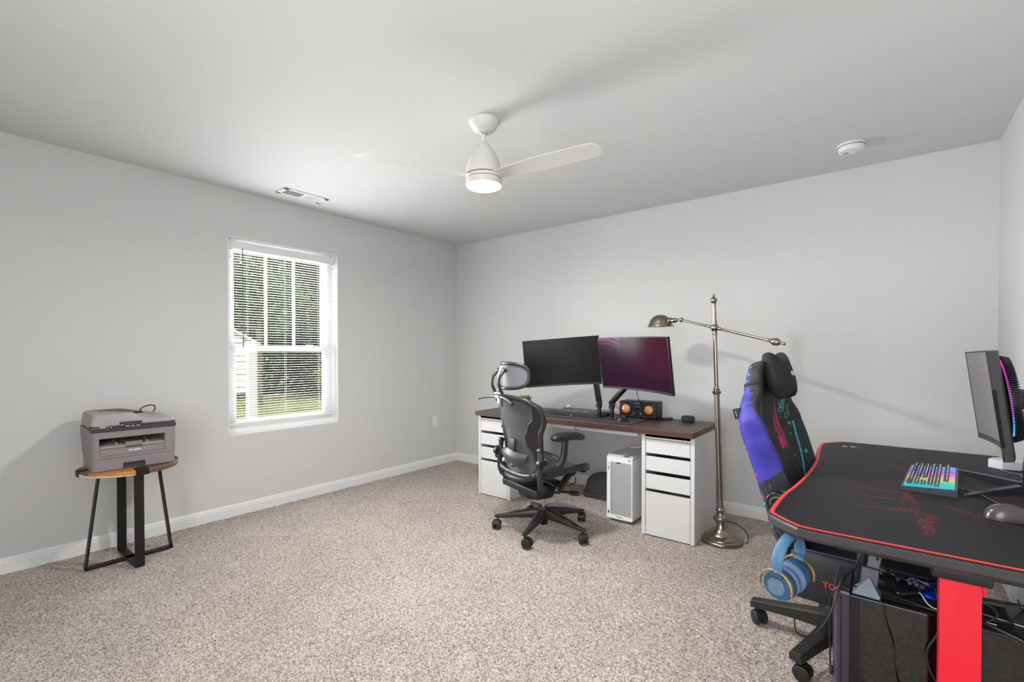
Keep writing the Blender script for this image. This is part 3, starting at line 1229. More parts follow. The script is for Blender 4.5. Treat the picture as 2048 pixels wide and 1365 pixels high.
# ------------------------------------------------------------------ the long desk at the back wall
def walnut():
    m, nt, bs, N, L = node_mat('walnut_wood')
    tc_ = N.new('ShaderNodeTexCoord')
    mp = N.new('ShaderNodeMapping')
    mp.inputs['Scale'].default_value = (1.2, 14, 14)
    L.new(tc_.outputs['Object'], mp.inputs['Vector'])
    n = N.new('ShaderNodeTexNoise'); n.inputs['Scale'].default_value = 4; n.inputs['Detail'].default_value = 8
    n.inputs['Roughness'].default_value = .62
    L.new(mp.outputs[0], n.inputs['Vector'])
    br = N.new('ShaderNodeTexBrick')
    br.inputs['Scale'].default_value = 1
    br.inputs['Mortar Size'].default_value = .0
    br.inputs['Brick Width'].default_value = .55
    br.inputs['Row Height'].default_value = .045
    br.inputs['Color1'].default_value = rgb(74, 51, 41)
    br.inputs['Color2'].default_value = rgb(94, 66, 53)
    L.new(tc_.outputs['Object'], br.inputs['Vector'])
    r = N.new('ShaderNodeValToRGB')
    r.color_ramp.elements[0].position = .3
    r.color_ramp.elements[0].color = (.45, .42, .40, 1)
    r.color_ramp.elements[1].position = .7
    r.color_ramp.elements[1].color = (1, 1, 1, 1)
    L.new(n.outputs['Fac'], r.inputs['Fac'])
    mxx = N.new('ShaderNodeMix'); mxx.data_type = 'RGBA'; mxx.blend_type = 'MULTIPLY'
    mxx.inputs['Factor'].default_value = .8
    L.new(br.outputs['Color'], mxx.inputs['A'])
    L.new(r.outputs['Color'], mxx.inputs['B'])
    L.new(mxx.outputs['Result'], bs.inputs['Base Color'])
    bs.inputs['Roughness'].default_value = .42
    return m
WALNUT = walnut()
DX0, DX1, DY0, DY1, DZ = -2.832, -.948, 3.075, 3.665, .738
wt = thing('desk_worktop', 'long dark walnut worktop resting on two white drawer units', 'worktop', ((DX0 + DX1) / 2, (DY0 + DY1) / 2, DZ - .038))
b = MB()
b.box((0, 0, .019), (DX1 - DX0, DY1 - DY0, .038), bev=.002)
b.build('board', WALNUT, wt, smooth=False)
b = MB()
b.box((-.02, -.235, -.0165), (1.14, .022, .032), bev=.002)
b.build('support_beam', mat('beam_grey', rgb(196, 198, 200), .5), wt, smooth=False)
b = MB()
b.tube(spline([(.055, -.262, -.001), (.055, -.262, -.022), (.062, -.262, -.028), (.085, -.262, -.03)], 4), .0025, n=6)
b.build('cable_hook', BLACK_PLASTIC, wt)

DRAWER = mat('drawer_white', rgb(212, 212, 212), .42)
def drawer_unit(x0, label):
    w, d, h = .358, .50, .6995
    t = thing('drawer_unit', label, 'drawer unit', (x0 + w / 2, 3.118 + d / 2, 0), group=None)
    b = MB()
    th = .026
    for s_ in (-1, 1):
        b.box((s_ * (w / 2 - th / 2), 0, h / 2), (th, d, h), bev=.0015)
    b.box((0, 0, h - .011), (w - 2 * th - .001, d - .002, .022))
    b.box((0, -d / 2 + .011, .6825), (w - 2 * th - .001, .020, .034))
    b.box((0, .012, .012), (w - 2 * th - .001, d - .03, .022))
    b.box((0, d / 2 - .004, h / 2), (w - 2 * th - .001, .006, h - .05))
    b.build('carcass', DRAWER, t, smooth=False)
    wi = w - 2 * th - .006
    def dr(z0, z1, slot):
        """drawer with front from z0 to z1; the gap above it is the finger slot"""
        dt = MB()
        dt.box((0, -d / 2 + .010, (z0 + z1) / 2), (wi, .016, z1 - z0), bev=.0015)
        o = dt.build('drawer', DRAWER, t, smooth=False)
        k = MB()
        hz = min(z1 - .02, z0 + .09)
        for s_ in (-1, 1):
            k.box((s_ * (wi / 2 - .012), -.02, (z0 + .01 + hz) / 2), (.010, d - .09, hz - z0 - .01))
        k.box((0, -.02, z0 + .012), (wi - .03, d - .09, .006))
        k.build('drawer_tray', mat('drawer_inside', rgb(150, 146, 142), .6), o, smooth=False)
        return o
    dr(.566, .661, False)
    dr(.446, .543, True)
    dr(.3215, .421, True)
    dr(.004, .300, True)
    return t
drawer_unit(-1.309, 'white drawer unit under the right end of the walnut worktop, beside the floor lamp')
drawer_unit(-2.830, 'white drawer unit under the left end of the walnut worktop, behind the mesh chair')
# ------------------------------------------------------------------ things on the walnut desk
DT = DZ
MAT_GREY = mat('mat_grey', rgb(58, 58, 63), .75, bump=(900, .05, .0005))
MAT_EDGE = mat('mat_edge', rgb(30, 30, 33), .8)
t = thing('desk_mat', 'dark grey desk mat under the keyboard on the walnut worktop', 'desk mat', (-1.86, 3.355, DT))
b = MB()
b.rbox((0, 0, .0018), (.90, .39, .0030), .012, edge=.0008)
b.build('mat_sheet', MAT_GREY, t)
b = MB()
pts = []
for cxs, cys, a in ((1, 1, 0), (-1, 1, 90), (-1, -1, 180), (1, -1, 270)):
    for q in range(5):
        tt = R(a + 90 * q / 4)
        pts.append((cxs * .438 + .012 * math.cos(tt), cys * .183 + .012 * math.sin(tt), .0026))
b.tube(pts, .0016, n=6, closed=True)
b.build('stitched_edge', MAT_EDGE, t)
MT = DT + .0036

# key rows used by both keyboards: (row pitch units, list of widths)
KEY_ROWS = [
    [1, -.5, 1, 1, 1, 1, -.25, 1, 1, 1, 1, -.25, 1, 1, 1, 1, -.25, 1, 1, 1],
    [1] * 13 + [2, -.25, 1, 1, 1],
    [1.5] + [1] * 12 + [1.5, -.25, 1, 1, 1],
    [1.75] + [1] * 11 + [2.25],
    [2.25] + [1] * 10 + [2.75, -1.25, 1],
    [1.25, 1.25, 1.25, 6.25, 1.25, 1.25, 1.25, 1.25, -.25, 1, 1, 1]]
NUMPAD = {1: [1, 1, 1, 1], 2: [1, 1, 1], 3: [1, 1, 1], 4: [1, 1, 1], 5: [2, 1]}

def key_layout(pitch, numpad):
    out = []
    for r_, row in enumerate(KEY_ROWS):
        x = 0
        for w in row:
            if w < 0:
                x -= w
                continue
            out.append((x + w / 2, r_ + (0 if r_ == 0 else .25), w))
            x += w
        if numpad and r_ in NUMPAD:
            x = 18.5
            for w in NUMPAD[r_]:
                out.append((x + w / 2, r_ + .25, w))
                x += w
    return [(x * pitch, y * pitch, w * pitch) for x, y, w in out]

def keycap_mesh(w, d, h, m, legend=None):
    b = MB()
    hw_, hd = w / 2, d / 2
    k = .0022
    b.ring_loft([[(-hw_, -hd, 0), (hw_, -hd, 0), (hw_, hd, 0), (-hw_, hd, 0)],
                 [(-hw_ + k * .6, -hd + k * .6, h * .75), (hw_ - k * .6, -hd + k * .6, h * .75), (hw_ - k * .6, hd - k * .6, h * .75), (-hw_ + k * .6, hd - k * .6, h * .75)],
                 [(-hw_ + k, -hd + k, h), (hw_ - k, -hd + k, h), (hw_ - k, hd - k * .8, h), (-hw_ + k, hd - k * .8, h)]])
    if legend:
        b.mi = 1
        lw = min(.0042, hw_ * .5)
        b.quad((-lw, hd * .15, h + .0002), (lw, hd * .15, h + .0002), (lw, hd * .55, h + .0002), (-lw, hd * .55, h + .0002))
        m = [m, legend]
    o = b.build('key', m, smooth=False)
    return o

def add_keys(parent, keys, x0, y0, z, h, pitch, m, pick=None, legend=None):
    protos = {}
    n = 0
    for x, y, w in keys:
        kk = (round(w, 4), pick(x, y) if pick else 0)
        if kk not in protos:
            o = keycap_mesh(w - .0022, pitch - .0022, h, m if not pick else pick(x, y), legend)
            protos[kk] = o
        else:
            o = protos[kk].copy()
            COL.objects.link(o)
        o.parent = parent
        o.location = (x0 + x, y0 - y, z)
        n += 1
    return n

# black keyboard with wrist rest
t = thing('keyboard', 'black full size keyboard with wrist rest on the grey desk mat', 'keyboard', (-1.955, 3.44, MT), R(0))
KB = mat('keyboard_black', rgb(28, 28, 30), .45)
KEYC = mat('key_black', rgb(86, 86, 88), .30)
W_, D_ = .452, .135
b = MB()
b.ring_loft([[(-W_ / 2, -D_ / 2, 0), (W_ / 2, -D_ / 2, 0), (W_ / 2, D_ / 2, 0), (-W_ / 2, D_ / 2, 0)],
             [(-W_ / 2, -D_ / 2, .014), (W_ / 2, -D_ / 2, .014), (W_ / 2, D_ / 2, .030), (-W_ / 2, D_ / 2, .030)]])
b.build('case', KB, t, smooth=False)
b = MB()
for sx in (-1, 1):
    b.box((sx * .18, .04, .002), (.03, .02, .006))
b.build('foot', KB, t)
keyplane = MB()
keyplane.box((0, 0, 0), (W_ - .012, D_ - .008, .002))
kp = keyplane.build('key_plate', KB, t, smooth=False)
kp.location = (0, 0, .0232)
kp.rotation_euler = (math.atan2(.016, D_), 0, 0)
keys = key_layout(.0190, True)
keys = keys[:]
KL = [k for k in keys]
add_keys(kp, KL[:100], -.2135, .0515, .001, .0095, .0190, KEYC)
if len(KL) > 100:
    b = MB()
    for x, y, w in KL[100:]:
        b.box((-.2135 + x, .0515 - y, .0055), (w - .003, .0168, .009), bev=.001, seg=1)
    o = b.build('keys', KEYC, kp, smooth=False)
    o['kind'] = 'stuff'
b = MB()
b.ring_loft([[(-W_ / 2, -D_ / 2 - .085, 0), (W_ / 2, -D_ / 2 - .085, 0), (W_ / 2, -D_ / 2 - .002, 0), (-W_ / 2, -D_ / 2 - .002, 0)],
             [(-W_ / 2, -D_ / 2 - .086, .006), (W_ / 2, -D_ / 2 - .086, .006), (W_ / 2, -D_ / 2 - .002, .016), (-W_ / 2, -D_ / 2 - .002, .016)],
             [(-W_ / 2 + .003, -D_ / 2 - .078, .012), (W_ / 2 - .003, -D_ / 2 - .078, .012), (W_ / 2 - .003, -D_ / 2 - .006, .018), (-W_ / 2 + .003, -D_ / 2 - .006, .018)]])
wr = b.build('wrist_rest', mat('wrist_black', rgb(32, 32, 34), .6), t, smooth=False)
b = MB()
b.box((-.02, -D_ / 2 - .0865, .0075), (.010, .002, .005))
b.build('badge', PRINT_WHITE, wr, smooth=False)
cable('cord', [(.10, .066, .018), (.12, .10, .03), (.17, .10, .036), (.23, .06, .030), (.262, .085, .012), (.28, .13, .004), (.30, .21, .004)], .0026, CABLE, parent=t)

def mouse(loc, rot, label, m1, m2, L=.122, W=.066, Hm=.040):
    t = thing('computer_mouse', label, 'mouse', loc, rot)
    def sh(u, v):
        a = u * 2 * PI
        # v from rim (0) to crown (1)
        rr = math.cos(v * PI / 2) ** .62
        s_, c_ = math.sin(a), math.cos(a)
        y = L / 2 * s_ * rr
        wx = W / 2 * (1 - .14 * (1 - abs(s_)) * 1.0) * (1 + .08 * (-s_))
        x = wx * c_ * rr
        z = Hm * math.sin(v * PI / 2) ** .9 * (1 - .18 * (y / (L / 2)) - .22 * (y / (L / 2)) ** 2) + .001
        if v == 0:
            z = .0012
        return (x, y, z)
    b = MB()
    b.grid(sh, 48, 16, closed_u=True)
    b.build('shell', m1, t)
    b = MB()
    b.disc_cyl((-.004, L * .26, Hm * .62), (.004, L * .26, Hm * .62), .0115, .003, 24)
    b.build('scroll_wheel', m2, t)
    b = MB()
    pts = [Vector(sh(.25, v)) + Vector((0, 0, .0002)) for v in np.linspace(.12, .82, 12)]
    b.tube(pts, .0007, n=5)
    b.build('button_seam', HOLE, t)
    b = MB()
    pts = [Vector(sh(u_, .42)) * 1.004 for u_ in np.linspace(.40, .55, 8)]
    b.tube(pts, .0022, n=6)
    b.build('side_button', m2, t)
    return t
mouse((-1.528, 3.285, MT), R(-4), 'black mouse right of the black keyboard on the grey desk mat', mat('mouse_black', rgb(40, 37, 34), .4), BLACK_PLASTIC)

# twin speaker box
t = thing('desktop_speaker', 'black desktop speaker box with two copper cones on the walnut worktop', 'speaker', (-1.505, 3.565, DT), R(2))
SPK = mat('speaker_black', rgb(24, 24, 26), .5, bump=(600, .15, .0006))
SW, SD, SH = .300, .150, .128
b = MB()
b.box((0, 0, SH / 2 + .006), (SW, SD, SH), bev=.009, seg=3)
b.build('cabinet', SPK, t)
b = MB()
for sx in (-1, 1):
    for sy in (-1, 1):
        b.cyl((sx * .12, sy * .05, 0), (sx * .12, sy * .05, .008), .009, n=16)
b.build('foot', BLACK_PLASTIC, t)
COPPER = mat('copper_cone', rgb(246, 172, 112), .5, .25)
for sx in (-1, 1):
    c = (sx * .092, -SD / 2 - .0005, .075)
    b = MB()
    b.lathe([(.047, .0), (.047, .003), (.043, .005), (.040, .003), (.036, .0035), (.034, .001)], c, (0, -1, 0), n=48)
    dr_ = b.build('driver_ring', BLACK_PLASTIC, t)
    b = MB()
    b.lathe([(.0345, .0015), (.030, .001), (.013, .0006), (.0001, .0005)], c, (0, -1, 0), n=48)
    b.build('cone', COPPER, dr_)
    b = MB()
    b.lathe([(.0345, .0016), (.0335, .0045), (.024, .0105), (.012, .0135), (.0001, .0145)], c, (0, -1, 0), n=40)
    b.build('dust_cap', COPPER, dr_)
b = MB()
b.lathe([(.021, 0), (.0205, .004), (.0165, .005), (.016, .014), (.014, .0155), (.0001, .016)], (0, -SD / 2, .090), (0, -1, 0), n=36)
vk = b.build('volume_knob', mat('knob_dark', rgb(58, 58, 60), .3, .6), t)
b = MB()
b.box((0, -SD / 2 - .017, .100), (.002, .002, .007))
b.build('pointer', PRINT_WHITE, vk, smooth=False)
b = MB()
b.box((0, -SD / 2 - .0008, .1205), (.044, .002, .006))
b.build('badge', mat('badge_silver', rgb(150, 150, 152), .4, .5), t, smooth=False)
for x in (-.026, .027):
    b = MB()
    b.lathe([(.008, 0), (.007, .006), (.0001, .007)], (x, -SD / 2, .040), (0, -1, 0), n=20)
    b.build('small_knob', STEEL, t)
b = MB()
b.box((-.002, -SD / 2 - .0006, .032), (.034, .001, .022))
b.build('input_panel', BLACK_SATIN, t, smooth=False)
b = MB()
for x in (-.05, .055, .062, -.115):
    b.box((x, -SD / 2 - .0006, .022), (.010, .001, .0025))
b.build('panel_print', PRINT_GREY, t, smooth=False)

# smart speaker puck
t = thing('smart_speaker', 'charcoal fabric puck speaker near the right end of the walnut worktop', 'smart speaker', (-1.143, 3.585, DT))
b = MB()
b.lathe([(.0001, .0), (.036, .0), (.042, .004), (.042, .006)], n=40)
b.build('base', BLACK_PLASTIC, t)
b = MB()
b.lathe([(.042, .005), (.047, .010), (.0495, .018), (.049, .028), (.045, .037), (.036, .042), (.02, .0435), (.0001, .0438)], n=48)
b.build('fabric_shell', mat('fabric_charcoal', rgb(64, 64, 68), .9, bump=(1200, .5, .0008)), t)

# small dark gadget with cord right of the speaker box
t = thing('battery_pack', 'small dark brown power bank lying right of the speaker box', 'power bank', (-1.306, 3.59, DT), R(-20))
b = MB()
b.rbox((0, 0, .0085), (.055, .085, .016), .006, edge=.003)
b.build('case', mat('gadget_brown', rgb(66, 54, 50), .35), t)
b = MB()
b.box((0, -.043, .010), (.016, .002, .005))
b.build('port', STEEL, t)
cable('lead', [(0, -.045, .008), (-.012, -.062, .006), (-.04, -.062, .004), (-.052, -.035, .004), (-.058, .01, .004)], .0028, CABLE, parent=t)

# white earbud case standing behind the keyboard
t = thing('earbud_case', 'small white rounded case standing behind the black keyboard', 'case', (-2.187, 3.60, DT))
b = MB()
b.ell((0, 0, .029), (.026, .013, .029), 28)
b.build('shell', WHITE_PLASTIC, t)
b = MB()
b.tube([(.0262 * math.cos(a), .0132 * math.sin(a), .036) for a in np.linspace(0, 2 * PI, 33)[:-1]], .0006, n=5, closed=True)
b.build('lid_seam', PRINT_GREY, t)

# potted succulent at the far left
t = thing('potted_plant', 'small green succulent in a brown pot at the far left of the walnut worktop', 'potted plant', (-2.60, 3.50, DT))
b = MB()
b.lathe([(.0001, 0), (.036, 0), (.040, .004), (.050, .075), (.054, .078), (.054, .092), (.049, .094), (.047, .084), (.0001, .08)], n=40)
b.build('pot', mat('pot_brown', rgb(128, 96, 72), .7, noise=(rgb(104, 80, 62), 20, 3, .4, .6)), t)
b = MB()
rg = random.Random(4)
for k in range(150):
    a = rg.uniform(0, 2 * PI)
    el = rg.uniform(.15, 1.45)
    d = Vector((math.cos(a) * math.cos(el), math.sin(a) * math.cos(el), math.sin(el)))
    base = Vector((rg.uniform(-.04, .04), rg.uniform(-.04, .04), .085))
    L_ = rg.uniform(.022, .05)
    s_ = d.cross(Vector((0, 0, 1))).normalized() * .006
    b.quad(base, base + d * L_ * .5 + s_, base + d * L_, base + d * L_ * .5 - s_)
b.build('leaves', mat('succulent_green', rgb(86, 134, 58), .5, noise=(rgb(126, 164, 84), 60, 2, .4, .6)), t, smooth=False)

# ------------------------------------------------------------------ curved monitors on arms
def monitor(name, label, p0, p1, z0, z1, tilt, sag, screen_m, roll=0, chin=.016, rim=.006, bezel=None, thick=.020, hous=.55):
    """p0/p1: left and right edge as seen by the viewer; front is local -Y"""
    p0, p1 = Vector(p0), Vector(p1)
    c = (p0 + p1) / 2
    d = p1 - p0
    W = d.length
    Hh = z1 - z0
    ang = math.atan2(d.y, d.x)
    t = thing(name, label, 'monitor', (c.x, c.y, (z0 + z1) / 2), Euler((tilt, roll, ang)))
    n = 25
    fy = lambda x: sag * (1 - (2 * x / W) ** 2)             # middle of the curve lies back (+Y)
    def strip(name, x0, x1, za, zb, off, thick, m, parent, nn=n):
        b = MB()
        rings = []
        for k in range(nn):
            x = x0 + (x1 - x0) * k / (nn - 1)
            y = fy(x) + off
            rings.append([(x, y, za), (x, y, zb), (x, y + thick, zb), (x, y + thick, za)])
        b.ring_loft(rings)
        return b.build(name, m, parent, angle=25)
    shell = bezel or BLACK_SATIN
    strip('back_shell', -W / 2, W / 2, -Hh / 2, Hh / 2, .002, thick, shell, t)
    strip('screen', -W / 2 + rim, W / 2 - rim, -Hh / 2 + chin, Hh / 2 - rim, -.0005, .004, screen_m, t)
    strip('bezel', -W / 2, W / 2, -Hh / 2, -Hh / 2 + chin, -.001, .004, mat('chin_black', rgb(40, 42, 46), .35), t)
    strip('bezel', -W / 2, W / 2, Hh / 2 - rim, Hh / 2, -.001, .004, shell, t)
    for s_ in (-1, 1):
        b = MB()
        xx = s_ * (W / 2 - rim / 2)
        b.box((xx, fy(xx) + .001, 0), (rim, .005, Hh))
        b.build('bezel', shell, t, smooth=False)
    b = MB()
    b.rbox((0, 0, 0), (W * hous, Hh * .6, .035), .05, edge=.012, M=Matrix.Translation((0, sag + .034, 0)) @ Matrix.Rotation(R(90), 4, 'X'))
    b.build('electronics_housing', shell, t)
    return t, W, Hh, ang

SCREEN_OFF = mat('screen_off_matte', rgb(16, 13, 14), .36, spec=.22)
def purple_screen():
    m, nt, bs, N, L = node_mat('screen_purple')
    tc_ = N.new('ShaderNodeTexCoord')
    sp = N.new('ShaderNodeSeparateXYZ')
    L.new(tc_.outputs['Generated'], sp.inputs[0])
    def math_(op, a, b_=None, c_=None):
        q = N.new('ShaderNodeMath'); q.operation = op
        for i_, v in enumerate((a, b_, c_)):
            if v is None:
                continue
            if isinstance(v, (int, float)):
                q.inputs[i_].default_value = v
            else:
                L.new(v, q.inputs[i_])
        return q.outputs[0]
    x, z = sp.outputs['X'], sp.outputs['Z']
    # emission pattern: dark plum, a redder right side above a soft horizon, and a pale pink wave window top left
    inwin = math_('MULTIPLY', math_('LESS_THAN', x, .30), math_('GREATER_THAN', z, .40))
    wave = math_('ADD', math_('MULTIPLY', math_('SINE', math_('MULTIPLY', x, 9.0)), .05), math_('MULTIPLY', x, -.42))
    lev = math_('SUBTRACT', z, math_('ADD', wave, .86))
    band = math_('MULTIPLY', inwin, math_('MINIMUM', math_('MAXIMUM', math_('MULTIPLY', lev, 14), 0), 1))
    band2 = math_('MULTIPLY', band, math_('ADD', .45, math_('MULTIPLY', math_('SINE', math_('MULTIPLY', lev, 70)), .4)))
    redr = math_('MULTIPLY', math_('MINIMUM', math_('MAXIMUM', math_('MULTIPLY', math_('SUBTRACT', x, .25), 1.6), 0), 1),
                 math_('MINIMUM', math_('MAXIMUM', math_('MULTIPLY', math_('SUBTRACT', z, .26), 30), 0), 1))
    m1 = N.new('ShaderNodeMix'); m1.data_type = 'RGBA'
    m1.inputs['A'].default_value = rgb(50, 14, 42)
    m1.inputs['B'].default_value = rgb(76, 12, 44)
    L.new(redr, m1.inputs['Factor'])
    m2 = N.new('ShaderNodeMix'); m2.data_type = 'RGBA'
    m2.inputs['B'].default_value = rgb(176, 84, 150)
    L.new(m1.outputs['Result'], m2.inputs['A'])
    L.new(band2, m2.inputs['Factor'])
    bs.inputs['Base Color'].default_value = (.004, .003, .004, 1)
    bs.inputs['Roughness'].default_value = .18
    bs.inputs['Specular IOR Level'].default_value = .07
    L.new(m2.outputs['Result'], bs.inputs['Emission Color'])
    bs.inputs['Emission Strength'].default_value = .8
    return m
SCREEN_PURPLE = purple_screen()

ML = monitor('monitor', 'left curved monitor with dark blank screen above the walnut desk', (-2.262, 3.035), (-1.706, 3.270), .990, 1.366, R(4), .030, SCREEN_OFF, roll=R(-4), rim=.003)
MR_ = monitor('monitor', 'right curved monitor with glossy dark purple screen above the walnut desk', (-1.702, 3.262), (-1.066, 2.985), .976, 1.360, R(9), .036, SCREEN_PURPLE, roll=R(1.0), rim=.003)

ARM = mat('arm_black', rgb(24, 26, 32), .3)
def monitor_arm(label, base, elbow, head, group=None):
    t = thing('monitor_mount', label, 'monitor mount', (base[0], base[1], DT))
    L_ = lambda p: Vector(p) - Vector((base[0], base[1], DT))
    b = MB()
    b.rbox((0, 0, .006), (.075, .075, .012), .014, edge=.003)
    b.build('clamp_base', ARM, t)
    b = MB()
    b.disc_cyl((0, 0, .010), (0, 0, elbow[2] - DT - .02), .0175, .003, 28)
    for z in (.045, .085):
        b.disc_cyl((0, 0, z), (0, 0, z + .012), .0205, .003, 28)
    b.build('post', ARM, t)
    b = MB()
    e, h_ = L_(elbow), L_(head)
    b.bar((0, 0, elbow[2] - DT - .045), e + (h_ - e) * .02, .042, .034, up=(0, 1, 0), bev=.006)
    b.bar(e - (h_ - e).normalized() * .015, h_, .044, .032, up=(0, 0, 1) if abs((h_ - e).normalized().z) < .9 else (0, 1, 0), bev=.008)
    b.build('lift_arm', ARM, t)
    b = MB()
    b.ell(h_, (.026, .026, .026), 20)
    b.build('ball_joint', ARM, t)
    return t
monitor_arm('black monitor mount with upright post carrying the left monitor', (-1.742, 3.318), (-1.742, 3.318, .87), (-1.775, 3.300, 1.10))
monitor_arm('black monitor mount leaning right behind the purple screen', (-1.648, 3.345), (-1.648, 3.345, .865), (-1.40, 3.25, 1.10))
cable('monitor_cable', [(-1.42, 3.27, 1.02), (-1.43, 3.33, .93), (-1.45, 3.44, .86), (-1.47, 3.655, .80), (-1.48, 3.672, .70)], .0026, CABLE,
      'thin black cable hanging from the purple monitor behind the speaker box')
cable('audio_cable', [(-1.60, 3.50, DT + .05), (-1.64, 3.43, DT + .085), (-1.655, 3.40, DT + .13), (-1.66, 3.37, DT + .08), (-1.665, 3.40, DT + .02), (-1.68, 3.45, DT + .003), (-1.69, 3.56, DT + .003)], .0022, CABLE,
      'thin black cable looping left of the speaker box')
# leads hanging below the worktop
for k, (pts, lab) in enumerate([
        ([(-1.46, 3.50, .70), (-1.452, 3.50, .64), (-1.442, 3.50, .56), (-1.438, 3.50, .535)], 'black cable hanging straight down under the worktop, left of three'),
        ([(-1.42, 3.50, .70), (-1.41, 3.50, .63), (-1.40, 3.50, .565)], 'thick black cable end hanging under the worktop, middle of three'),
        ([(-1.415, 3.50, .70), (-1.37, 3.50, .655), (-1.34, 3.50, .64), (-1.335, 3.50, .70)], 'black cable sagging in a V under the worktop, right of three')]):
    cable('hanging_cable', pts, (.0035, .0055, .003)[k], CABLE, lab, group='cables under the worktop')

# ------------------------------------------------------------------ white computer tower under the desk
t = thing('computer_tower', 'white computer tower with silver mesh front standing under the walnut desk', 'computer', (-1.519, 3.22 + .20, 0))
TWW = mat('tower_white', rgb(226, 226, 228), .35)
w, d, z0, z1 = .203, .40, .022, .482
b = MB()
th = .006
b.box((-w / 2 + th / 2, 0, (z0 + z1) / 2), (th, d, z1 - z0), bev=.002)
b.box((w / 2 - th / 2, 0, (z0 + z1) / 2), (th, d, z1 - z0), bev=.002)
b.box((0, 0, z0 + th / 2), (w, d, th), bev=.002)
b.box((0, d / 2 - th / 2, (z0 + z1) / 2), (w, th, z1 - z0), bev=.002)
b.build('side_panels', TWW, t, smooth=False)
b = MB()
wt2 = w + .0024
b.ring_loft([[(-wt2 / 2, -d / 2 - .001, z1 - .012), (wt2 / 2, -d / 2 - .001, z1 - .012), (wt2 / 2, d / 2 + .001, z1 - .012), (-wt2 / 2, d / 2 + .001, z1 - .012)],
             [(-wt2 / 2, -d / 2 - .002, z1 + .001), (wt2 / 2, -d / 2 - .002, z1 + .001), (wt2 / 2, d / 2 + .001, z1 + .005), (-wt2 / 2, d / 2 + .001, z1 + .005)],
             [(-w / 2 + .006, -d / 2 + .02, z1 + .012), (w / 2 - .006, -d / 2 + .02, z1 + .012), (w / 2 - .006, d / 2 - .004, z1 + .012), (-w / 2 + .006, d / 2 - .004, z1 + .012)]])
b.build('top_panel', mat('tower_top', rgb(196, 196, 200), .4), t, smooth=False)
b = MB()
for sx in (-1, 1):
    bwid = .033 if sx < 0 else .009
    b.box((sx * (w / 2 - bwid / 2), -d / 2 - .004, (z0 + z1) / 2), (bwid, .0115, z1 - z0), bev=.002)
b.box((.012, -d / 2 - .004, z1 - .020), (w - .038, .012, .040), bev=.002)
b.box((.012, -d / 2 - .004, z0 + .016), (w - .038, .012, .032), bev=.002)
b.build('front_frame', TWW, t, smooth=False)
mm_, mnt, mb_, MN, ML_ = node_mat('silver_mesh')
mtc = MN.new('ShaderNodeTexCoord')
mv = MN.new('ShaderNodeTexVoronoi')
mv.inputs['Scale'].default_value = 330
ML_.new(mtc.outputs['Object'], mv.inputs['Vector'])
mrr = MN.new('ShaderNodeValToRGB')
mrr.color_ramp.elements[0].position = .15
mrr.color_ramp.elements[0].color = rgb(150, 150, 152)
mrr.color_ramp.elements[1].position = .5
mrr.color_ramp.elements[1].color = rgb(188, 188, 190)
ML_.new(mv.outputs['Distance'], mrr.inputs['Fac'])
ML_.new(mrr.outputs['Color'], mb_.inputs['Base Color'])
mb_.inputs['Roughness'].default_value = .45
mb_.inputs['Metallic'].default_value = .35
b = MB()
b.box((.0125, -d / 2 - .0055, (z0 + z1) / 2 - .003), (w - .044, .010, z1 - z0 - .070), bev=.001)
b.build('mesh_front', mm_, t, smooth=False)
b = MB()
b.box((-w / 2 + .0345, -d / 2 - .0098, (z0 + z1) / 2), (.004, .002, z1 - z0 - .07))
b.build('shadow_gap', mat('gap_dark', rgb(60, 60, 62), .8), t, smooth=False)
b = MB()
b.box((-.008, -d / 2 - .0105, z1 - .042), (.034, .003, .007), bev=.001)
b.build('front_slot', HOLE, t, smooth=False)
for k, (zz, r_) in enumerate(((z1 - .052, .004), (z1 - .07, .0035), (z1 - .083, .0055), (z1 - .098, .004))):
    b = MB()
    b.cyl((-w / 2 + .015, -d / 2 - .009, zz), (-w / 2 + .015, -d / 2 - .0108, zz), r_, n=14)
    b.build('port', DARK_GREY, t)
b = MB()
b.box((-w / 2 + .015, -d / 2 - .0104, z0 + .045), (.011, .001, .022))
b.build('sticker', DARK_GREY, t, smooth=False)
b = MB()
for k in range(7):
    b.box((-.022 + k * .0065, -d / 2 - .0104, z0 + .017), (.0042, .001, .005 if k % 2 else .0062))
b.build('brand_print', DARK_GREY, t, smooth=False)
for k in range(3):
    b = MB()
    x = .032 + k * .014
    b.cyl((x, -d / 2 + .004, z1 - .004), (x, -d / 2 + .004, z1 + .021), .0045, n=12)
    b.ell((x + .002, -d / 2 + .004, z1 + .024), (.0055, .0045, .006), 12)
    b.build('cable_clip', STEEL, t)
b = MB()
b.lathe([(.008, 0), (.008, .004), (.005, .006), (.0001, .006)], (.078, -d / 2 - .009, z1 - .012), (0, -1, 0), n=20)
b.build('power_button', STEEL, t)
for sx in (-1, 1):
    for sy in (-1, 1):
        b = MB()
        b.box((sx * .07, sy * .15, .011), (.03, .045, .022), bev=.003)
        b.build('foot', BLACK_PLASTIC, t)
cable('white_cable', [(-1.60, 3.56, .497), (-1.585, 3.50, .512), (-1.53, 3.47, .512), (-1.48, 3.46, .522), (-1.44, 3.45, .535), (-1.39, 3.44, .515), (-1.345, 3.43, .498)], .0028, WHITE_CABLE,
      'thin white cable lying over the top of the white computer tower')

